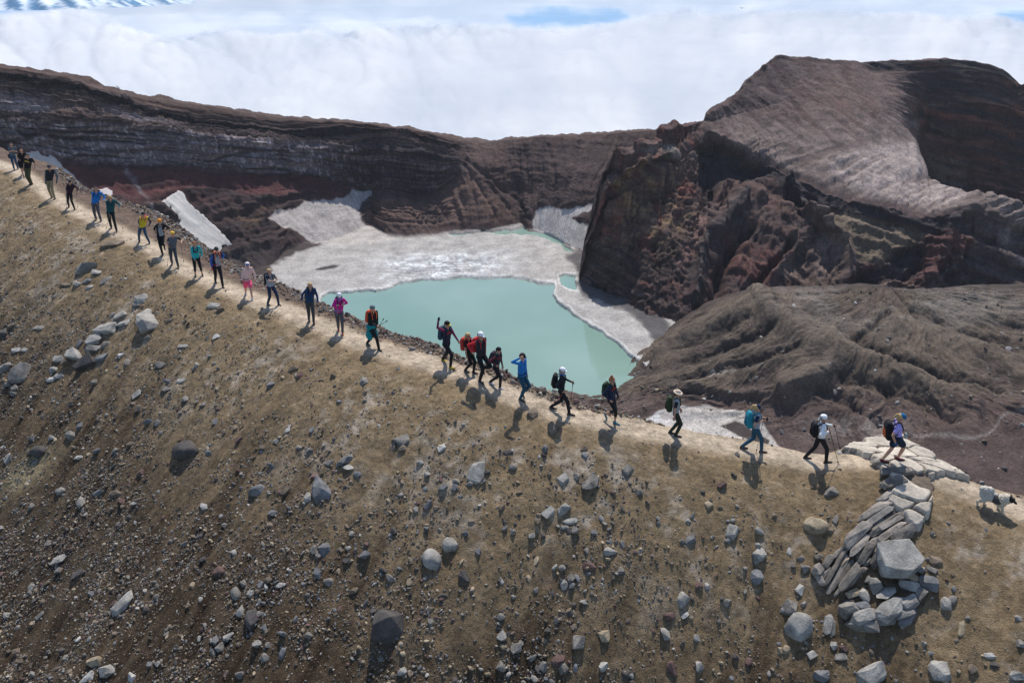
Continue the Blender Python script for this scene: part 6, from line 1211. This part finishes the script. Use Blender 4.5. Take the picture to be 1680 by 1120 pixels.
 dict(z=6,head=(812,188),fR=(815,556),fL=(658,522),hR=(833,318),hL=(862,268),yaw=8,reach=.35,down=18,top=WHITE,front=(.70,.68,.03),pants=BLK,label="person in white headscarf and white top with yellow front, two black poles",short="the hiker in white headscarf",hair='grey',hat=('scarf',WHITE),pack=(BLK,BLK,1.0,'black'),poles=[('R',(912,562),True,PKB),('L',(928,452),False,PKB)]),
 dict(z=6,head=(1420,185),fR=(1362,532),fL=(1245,534),hR=(1350,402),hL=(1428,350),yaw=8,bent=.90,reach=.25,down=30,top=(.38,.33,.72),sleeve='short',pants=(.012,.022,.05),legs='shorts',shoe=(.09,.025,.03),glove='hR',glovec=(.02,.10,.25),w=.93,label="person in lilac tee and navy shorts bending forward on the pale rock slab",short="the woman in lilac tee",hair='blonde',style='tail',hat=('cap',(.01,.12,.26)),pack=(BLK,(.6,.14,.04),1.15,'black and orange'),items=[('bottle','bottle',"pale blue bottle in the hand of the woman in lilac tee",'L',.9,(.25,.45,.5))]),
]
for sp in HK: person(sp)
# two tiny walkers on the far rim
def on_rim(px_):
    j = int(round((px_ + 300) / 1.55)); col_ = PA[:, j]; q = proj(col_[:, 0], col_[:, 1], col_[:, 2]); i = 28 + int(np.argmin(q[1][20:36])) - 8; return col_[i]
for x_, lab, tp_ in ((177, "tiny distant figure on the far crater rim, the left of two", BLK), (183, "tiny distant figure on the far crater rim, the right of two", (.03, .03, .05))):
    p_ = on_rim(x_); person(dict(yaw=-60, top=tp_, pants=BLK, label=lab, short="", vox=.03), tiny=(p_[0], p_[1], p_[2] - .05))

# ------------------------------------------------------------------ dog and bird
def dog():
    g = on_ground(1624, 834); h = Vector((math.cos(R(-38)), math.sin(R(-38)), 0)); l = Vector((-h.y, h.x, 0)); g0 = g
    def D(f, s_, u): p = g + h * f + l * s_; return Vector((p.x, p.y, (g.z + ground(p.x, p.y)) / 2 + u))
    def Dg(f, s_, u): p = g + h * f + l * s_; return Vector((p.x, p.y, ground(p.x, p.y) + u))
    BODY, DARK, RUFF, FACE, LEG = range(5); c = []
    c += [(D(-.22, 0, .37), D(.0, 0, .36), .125, .13, BODY), (D(.03, 0, .36), D(.13, 0, .37), .14, .15, DARK), (D(.17, 0, .40), D(.26, 0, .46), .15, .14, RUFF), (D(.12, 0, .30), D(.2, 0, .28), .12, .11, RUFF)]
    hd = D(.33, -.03, .50); c += [(hd, hd + h * .04, .088, .08, FACE), (hd + h * .07 - UP * .02, hd + h * .15 - UP * .05, .045, .028, FACE)]
    for s_ in (-1, 1): c.append((hd + l * s_ * .05 + UP * .06, hd + l * s_ * .06 + UP * .125 - h * .01, .028, .008, FACE))
    # tail curled over the rump
    c += [(D(-.12, 0, .46), D(.02, 0, .45), .07, .07, BODY), (D(-.27, 0, .42), D(-.25, 0, .50), .08, .10, BODY), (D(-.27, 0, .52), D(-.15, -.02, .55), .11, .11, BODY), (D(-.15, -.03, .54), D(-.12, -.07, .47), .10, .06, BODY)]
    for s_, fo in ((-1, .10), (1, -.04)):       # front legs: elbow, low wrist, paw
        f0 = .20 + fo; c += [(D(.18, s_ * .085, .30), Dg(.19 + fo * .6, s_ * .085, .16), .055, .034, LEG), (Dg(.19 + fo * .6, s_ * .085, .16), Dg(f0, s_ * .085, .03), .032, .026, LEG), (Dg(f0, s_ * .085, .025), Dg(f0 + .045, s_ * .085, .02), .026, .022, LEG)]
    for s_, fo in ((-1, -.06), (1, .08)):       # hind legs: knee forward against the belly, hock back, upright shank
        c += [(D(-.2, s_ * .08, .32), D(-.13 + fo, s_ * .09, .24), .09, .06, BODY), (D(-.13 + fo, s_ * .09, .24), Dg(-.26 + fo, s_ * .085, .15), .05, .028, LEG), (Dg(-.26 + fo, s_ * .085, .15), Dg(-.24 + fo, s_ * .085, .03), .027, .024, LEG), (Dg(-.24 + fo, s_ * .085, .025), Dg(-.19 + fo, s_ * .085, .02), .025, .022, LEG)]
    cols = [(.50, .47, .42), (.08, .074, .07), (.54, .48, .39), (.022, .02, .02), (.50, .44, .34)]
    me = blend("dog", c, .010, [plain("dog_fur", q, .95, .3, 35) for q in cols], None, 1, .042); me.transform(Matrix.Translation(-g))
    o = link("dog", me, "fluffy pale grey dog with dark face and tail curled over its back", "dog"); o.location = g
dog()
bc = from_px(1217, 14, 62); e = empty("bird", tuple(bc), "small dark bird flying above the clouds near the top of the picture", "bird")
for nm, cps in (("bird_body", [((-.07, 0, 0), (.07, 0, .0), .022, .03)]), ("wing", [((0, .01, .01), (-.01, .13, .05), .016, .012), ((-.01, .13, .05), (-.05, .23, .02), .012, .006)]), ("wing", [((0, -.01, .01), (-.01, -.13, .05), .016, .012), ((-.01, -.13, .05), (-.05, -.23, .02), .012, .006)])):
    o = link(nm, blend(nm, [tuple(q) for q in cps], .006, [cloth((.03, .03, .035))], None, 0), parent=e)
e.rotation_euler = (0, 0, R(80))
